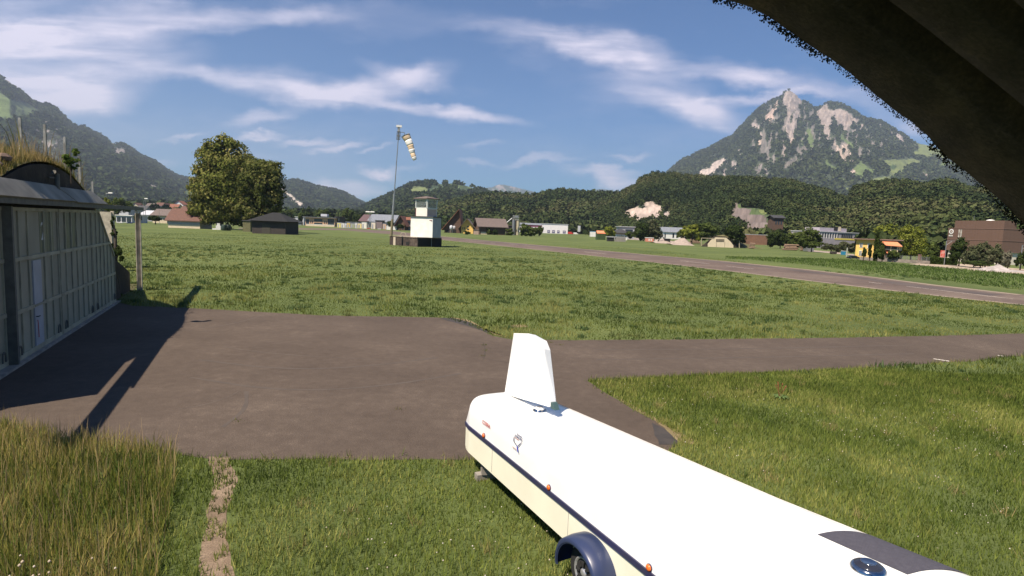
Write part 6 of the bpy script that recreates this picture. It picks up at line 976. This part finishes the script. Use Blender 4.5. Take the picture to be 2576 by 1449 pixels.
MB().lathe(pc + UZ * zc, [(6.0 * sc, 0), (6.0 * sc, .03)], nW, 28).build('emblem_disc', WHITE, bb_); MB().lathe(pc + UZ * zc + nW * .03, [(3.4 * sc, 0), (3.4 * sc, .02)], nW, 20).build('emblem_core', BW, bb_); MB().lathe(pc + UZ * (zc - .5 * sc) + nW * .05, [(1.2 * sc, 0), (1.2 * sc, .02)], nW, 12).build('emblem_dot', WHITE, bb_)
MB().box(pc + dW * 5.5 * sc + UZ * (zc - 12 * sc), -dW * 10 * sc, nW * .03, UZ * 3.4 * sc).build('banner', WHITE, bb_); mb = MB()
for k in range(6): mb.box(pc + dW * (3.8 - 1.3 * k) * sc + nW * .031 + UZ * (zc - 11.2 * sc), -dW * .7 * sc, nW * .015, UZ * (1.2 + .5 * (k % 2)) * sc)
mb.build('banner_letters', BW, bb_)
for u0, z0_, z1_, mm in ((.30, .62, .70, WHITE), (.30, .5, .61, GLASS), (.30, .42, .49, WHITE), (.36, .62, .70, WHITE), (.36, .5, .61, GLASS), (.36, .42, .49, WHITE)): MB().box(c0 - dW * .07 + inn * (LR * (u0 + .22)) + UZ * (lz * (z0_ - .08)), dW * .05, inn * 1.1, UZ * lz * (z1_ - z0_)).build('window', mm, bb_)
MB().lathe(c0 + dW * 6 + inn * 4 + UZ * (bt - .003), [(.9, 0), (.75, .25), (.3, .4)], UZ, 16).build('roof_dome', WHITE, bb_)
MB().cbox(c0 + dW * 9 + inn * 3 + UZ * bt, .06, .06, 1.2).build('roof_aerial', STEEL, bb_)
for x, lb in ((2376.6, 'lamp post with bracket arm at the left corner of the brown building'), (2568, 'lamp post with bracket arm before the right side of the brown building')):
    b = PD(x, 650, 112); b[2] = 0; t = PD(x, 606 if x < 2400 else 617, 112)[2]; e = empty('lamp_post', b, lb, 'lamp post', 'bracket lamp posts'); MB().tube([b, b + UZ * t], .07, 8).build('post', STEEL, e); MB().tube([b + UZ * t, b + UZ * (t + .05) + np.array([1.5, 0, 0])], .05, 6).tube([b + UZ * (t - .8), b + UZ * t + np.array([1.0, 0, 0])], .03, 5).build('bracket', STEEL, e)
b = G(2371, 650); e = empty('red_board', b, 'red splashed advertising board beside the left lamp post', 'sign'); sc = b[1] / FPX; MB().cbox(b + UZ * 1 * sc, 13 * sc, .1, 19 * sc).build('board', M('board_red', (.6, .06, .04), (.65, .3, .25), .9, .7, lo=.45, hi=.55), e); MB().cbox(b - np.array([5 * sc, 0, 0]), .1, .1, 3 * sc).build('leg', STEEL, e); MB().cbox(b + np.array([5 * sc, 0, 0]), .1, .1, 3 * sc).build('leg', STEEL, e)
post_('marker_post', 2129.6, 647, 623, M('pale_wood_post', (.4, .42, .35), (.3, .3, .26), 3, .8), 'pale marker post standing alone left of the yellow house', .1)
# beige posts behind the hangar rail
for x, yb, yt, r_, lb in ((271, 580, 533, .34, 'broad beige post framed by the hangar rail'), (285, 600, 531, .10, 'thin ivy clad beige post just right of the broad one')): post_('beige_post', x, yb, yt, HPOST, lb, r_, dep=42)
b = PD(280, 519, 42); tag(MB().box((b[0] - .35, 42, b[2] - .15), (.72, 0, 0), (0, .5, 0), (0, 0, .25)).build('cap_board', CREAM), 'pale board lying across the top of the beige posts', 'board')
# ---- trees and shrubs of the middle distance
T = tree
T('sapling', 178, 425, [(176, 398, 15, 12), (186, 383, 11, 9), (168, 408, 11, 10), (192, 402, 8, 8), (180, 415, 13, 9)], 'leafy young sapling on the hangar mound among the fence posts', [(.06, .10, .02), (.12, .17, .04), (.2, .24, .08)], dep=19.2, nq=1100, qs=.055, trunk=.07, cat='sapling', z0=4.9)
T('bush', 289, 600, [(288, 588, 7, 16), (285, 560, 4, 14), (290, 625, 12, 22), (300, 640, 10, 16)], 'ivy bush around the thin beige post', DKG, dep=40, nq=700, qs=.12, cat='bush')
MID = [(312, 560, [(312, 553, 22, 8)], 'broad low bush right of the broad beige post', MIDG, 260), (345, 557, [(345, 548, 9, 9)], 'round green bush in front of the light grey hall', DKG, 225), (391, 558, [(391, 550, 14, 6)], 'dark shrub before the grey roofed house', DKG, 220), (268, 545, [(268, 510, 8, 14), (276, 520, 10, 12)], 'bright yellow-green tree above the hangar rail', BRG, 180),
    (296, 540, [(300, 515, 16, 16), (316, 520, 14, 12)], 'dull green tree between hangar rail and town', MIDG, 300), (760, 566, [(757, 545, 6, 10)], 'slim tree beside the office annex', MIDG, 395), (770, 560, [(772, 536, 14, 12)], 'dark tree behind the wide commercial building, left', DKG, 480), (815, 562, [(812, 537, 15, 9)], 'bushy tree behind the commercial roof, centre', MIDG, 470), (880, 566, [(876, 545, 14, 18), (890, 548, 10, 14)], 'pair of tall green trees right of the pink chalet', MIDG, 460),
    (903, 566, [(900, 552, 11, 13)], 'dark green tree left of the long works hall', DKG, 450), (986, 571, [(984, 563, 9, 8)], 'dark bush right of the mast behind the low wall', DKG, 325), (735, 560, [(735, 540, 16, 12), (715, 538, 14, 10)], 'grey-green trees behind the pinkish factory', MIDG, 500), (1006, 574, [(1006, 570, 10, 5)], 'dark hedge at the chalet foot', DKG, 315),
    (1228, 590, [(1228, 580, 8, 10)], 'small tree against the dark barn front, left one', MIDG, None), (1245, 591, [(1245, 585, 6, 7)], 'small bush against the dark barn front, right one', DKG, None), (1281, 592, [(1281, 583, 9, 9)], 'leafy tree between the grey barn and the silos', MIDG, None),
    (1322, 594, [(1322, 578, 14, 14), (1333, 580, 14, 12), (1315, 582, 8, 10)], 'bushy tree right of the beige silo', MIDG, None), (1356, 594, [(1356, 580, 12, 10), (1345, 584, 8, 8), (1362, 583, 6, 7)], 'low spreading tree in front of the white works hall', MIDG, None), (1170, 590, [(1175, 585, 6, 4)], 'low shrub at the yellow farmhouse', DKG, None),
    (1530, 598, [(1532, 578, 12, 11), (1540, 588, 9, 9), (1526, 588, 7, 8)], 'light green tree right of the orange-topped hut', BRG, 250), (1563, 600, [(1586, 590, 12, 8), (1562, 596, 9, 4)], 'shrubs before the small dark roofed house', MIDG, 245), (1611, 606, [(1611, 582, 18, 20), (1605, 572, 9, 10), (1618, 592, 15, 12)], 'dark dense round tree left of the salmon container', DKG, None), (1645, 606, [(1640, 570, 16, 15), (1650, 584, 16, 16), (1630, 584, 10, 14), (1658, 590, 10, 12)], 'tall pale olive tree behind the salmon container', GRB, 280),
    (1740, 614, [(1730, 582, 18, 14), (1745, 575, 14, 12), (1760, 590, 16, 16)], 'bright green tree mass behind the conical heap', BRG, 240), (1790, 612, [(1775, 570, 16, 12), (1792, 578, 16, 14), (1770, 590, 14, 14)], 'mid green tree just behind the small hangar rail', MIDG, 238), (1852, 622, [(1850, 580, 20, 18), (1860, 598, 18, 18), (1840, 590, 14, 14)], 'big dark round tree right of the small hangar', DKG, 200), (1720, 606, [(1712, 590, 10, 10)], 'small bush left of the bright green tree mass', MIDG, 300),
    (1962, 628, [(1955, 598, 20, 18), (1975, 605, 18, 18), (1940, 610, 10, 14)], 'large dark tree behind the log piles, left one', DKG, 215), (2000, 630, [(2005, 600, 20, 16), (1998, 612, 16, 12)], 'dark tree behind the log piles, middle one', MIDG, 205), (2041, 634, [(2040, 592, 22, 20), (2055, 605, 16, 18), (2022, 605, 14, 16), (2042, 615, 26, 10)], 'round tree with a clear trunk before the metal container', MIDG, None),
    (2090, 640, [(2085, 622, 16, 10), (2100, 626, 14, 9)], 'greyish willow shrubs below the office building, left', GRB, 200), (2125, 642, [(2125, 620, 14, 12), (2140, 625, 10, 12), (2112, 624, 10, 10)], 'greyish willow shrubs below the office building, right', GRB, 190), (2215, 640, [(2215, 590, 20, 24), (2232, 600, 20, 22), (2245, 575, 14, 12)], 'tall bright tree rising behind the yellow house', BRG, 190),
    (2290, 655, [(2285, 590, 26, 24), (2310, 600, 26, 24), (2270, 612, 20, 20), (2300, 625, 30, 20), (2328, 622, 16, 18), (2285, 640, 20, 10)], 'very large bright leafy tree right of the yellow house', BRG, None), (2188, 650, [(2189, 630, 3, 20)], 'narrow columnar cypress at the corner of the yellow house', DKG, 117), (2172, 649, [(2174, 636, 4.5, 13)], 'small dark spruce in front of the yellow wall', DKG, 119),
    (2206, 652, [(2206, 622, 6, 40), (2205, 635, 8, 18)], 'tallest dark green columnar cypress before the house corner', [(.035, .05, .012), (.05, .07, .018), (.07, .09, .025)], 115), (2219, 653, [(2218, 632, 8, 22)], 'wide clipped thuja right of the tallest cypress', [(.045, .06, .014), (.06, .08, .02), (.08, .10, .028)], 114), (2246, 655, [(2246, 640, 12, 12)], 'rounded garden shrub under the lower awning', MIDG, 118), (2262, 658, [(2262, 645, 9, 10)], 'garden bush before the large leafy tree', DKG, 118),
    (2345, 664, [(2345, 635, 14, 22), (2352, 625, 8, 14)], 'upright bush left of the clipped hedge', MIDG, 118), (2412, 668, [(2405, 632, 14, 22), (2418, 622, 12, 22), (2398, 645, 10, 14)], 'dark two-stemmed tree before the brown building', DKG, 108), (2450, 668, [(2445, 642, 18, 22), (2432, 650, 14, 14)], 'grey-green willow bush right of the two-stemmed tree', GRB, 106), (2478, 670, [(2474, 630, 14, 20), (2482, 648, 18, 18)], 'tall loose willow before the brown building centre', GRB, 105),
    (2505, 672, [(2505, 640, 16, 24), (2515, 655, 14, 14)], 'loose willow in front of the brown building corner', GRB, 104), (2534, 674, [(2534, 652, 12, 20)], 'pale shrub before the white base of the brown building', [(.12, .12, .08), (.18, .17, .12)], 103), (2566, 678, [(2565, 655, 10, 18), (2580, 650, 12, 24)], 'dark bush at the far right edge below the roof arch', DKG, 101), (2466, 672, [(2460, 662, 30, 6)], 'low scrub strip above the gravel heap', DKG, 104)]
for x, yb, lobes, lb, pal, dp in MID:
    sp = 'conifer' if ('cypress' in lb or 'spruce' in lb or 'thuja' in lb) else ('shrub' if ('bush' in lb or 'shrub' in lb or 'hedge' in lb or 'scrub' in lb) else 'tree')
    dd = G(x, yb)[1] if dp is None else dp; ar = sum(a[2] * a[3] for a in lobes); T(sp, x, yb, lobes, lb, pal, dep=dp, nq=int(min(5200, 500 + ar * 5)), qs=max(.16, dd * .0019), cat=sp, trunk=max(.3, dd / FPX * 5))
# clipped hedge
A = G(2330, 664); B = G(2408, 668); d = B - A; hh = PD(2370, 650, A[1])[2]; n_ = 5200; u = RS.rand(n_); w = RS.rand(n_); z = RS.rand(n_); k = RS.randint(0, 3, n_); z = np.where(k == 0, 1, z); w = np.where(k == 1, 0, w); P = A + d * u[:, None] + np.array([0, 1.6, 0]) * w[:, None] + UZ * (z * hh)[:, None] + RS.normal(0, .06, (n_, 3))
he = empty('hedge', (A + B) / 2, 'dense clipped green hedge left of the two-stemmed tree', 'hedge'); nr = RS.normal(0, 1, (n_, 3)) + np.array([0, -1, .6]); nr /= np.linalg.norm(nr, axis=1)[:, None]; a = np.cross(nr, RS.normal(0, 1, (n_, 3))); a /= np.linalg.norm(a, axis=1)[:, None]; b_ = np.cross(nr, a); s = .13
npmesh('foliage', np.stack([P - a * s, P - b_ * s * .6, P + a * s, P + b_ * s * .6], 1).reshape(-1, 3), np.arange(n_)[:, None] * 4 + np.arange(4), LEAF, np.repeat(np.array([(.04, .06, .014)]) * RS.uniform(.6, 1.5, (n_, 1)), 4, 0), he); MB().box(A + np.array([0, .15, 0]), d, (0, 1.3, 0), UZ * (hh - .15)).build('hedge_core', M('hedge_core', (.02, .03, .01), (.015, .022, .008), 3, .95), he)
# wooded valley floor beyond the town, left
def belt(name, x0, x1, d0, d1, n, r0, r1, pal, hb=0, nq=24, hs=1.2): 
    x = RS.uniform(x0, x1, n); dd = RS.uniform(d0, d1, n); P = np.array([PD(a, 560, b) for a, b in zip(x, dd)]); P[:, 2] = hb; crowns(name, P, RS.uniform(r0, r1, n), nq, pal, hs=hs, size=.45)
belt('valley_wood', 230, 490, 900, 1300, 900, 7, 12, WPAL[:3], 0, 18, 1.4); belt('valley_wood', 690, 1010, 760, 1100, 900, 6, 9.5, WPAL[:3], 0, 18, 1.3); belt('valley_wood', 240, 500, 620, 860, 260, 4, 7, WPAL, 0, 18)
belt('valley_wood', 700, 1120, 480, 700, 330, 3.5, 6, WPAL, 0, 20); belt('valley_wood', 1060, 1480, 560, 640, 420, 3, 5.5, WPAL, 0, 22); belt('valley_wood', 1480, 1760, 470, 600, 420, 3.2, 5.5, WPAL, 0, 24); belt('valley_wood', 1860, 2200, 305, 370, 420, 2.6, 4.6, WPAL, 0, 30); belt('valley_wood', 2180, 2640, 180, 250, 420, 2.0, 3.8, WPAL, 0, 34)
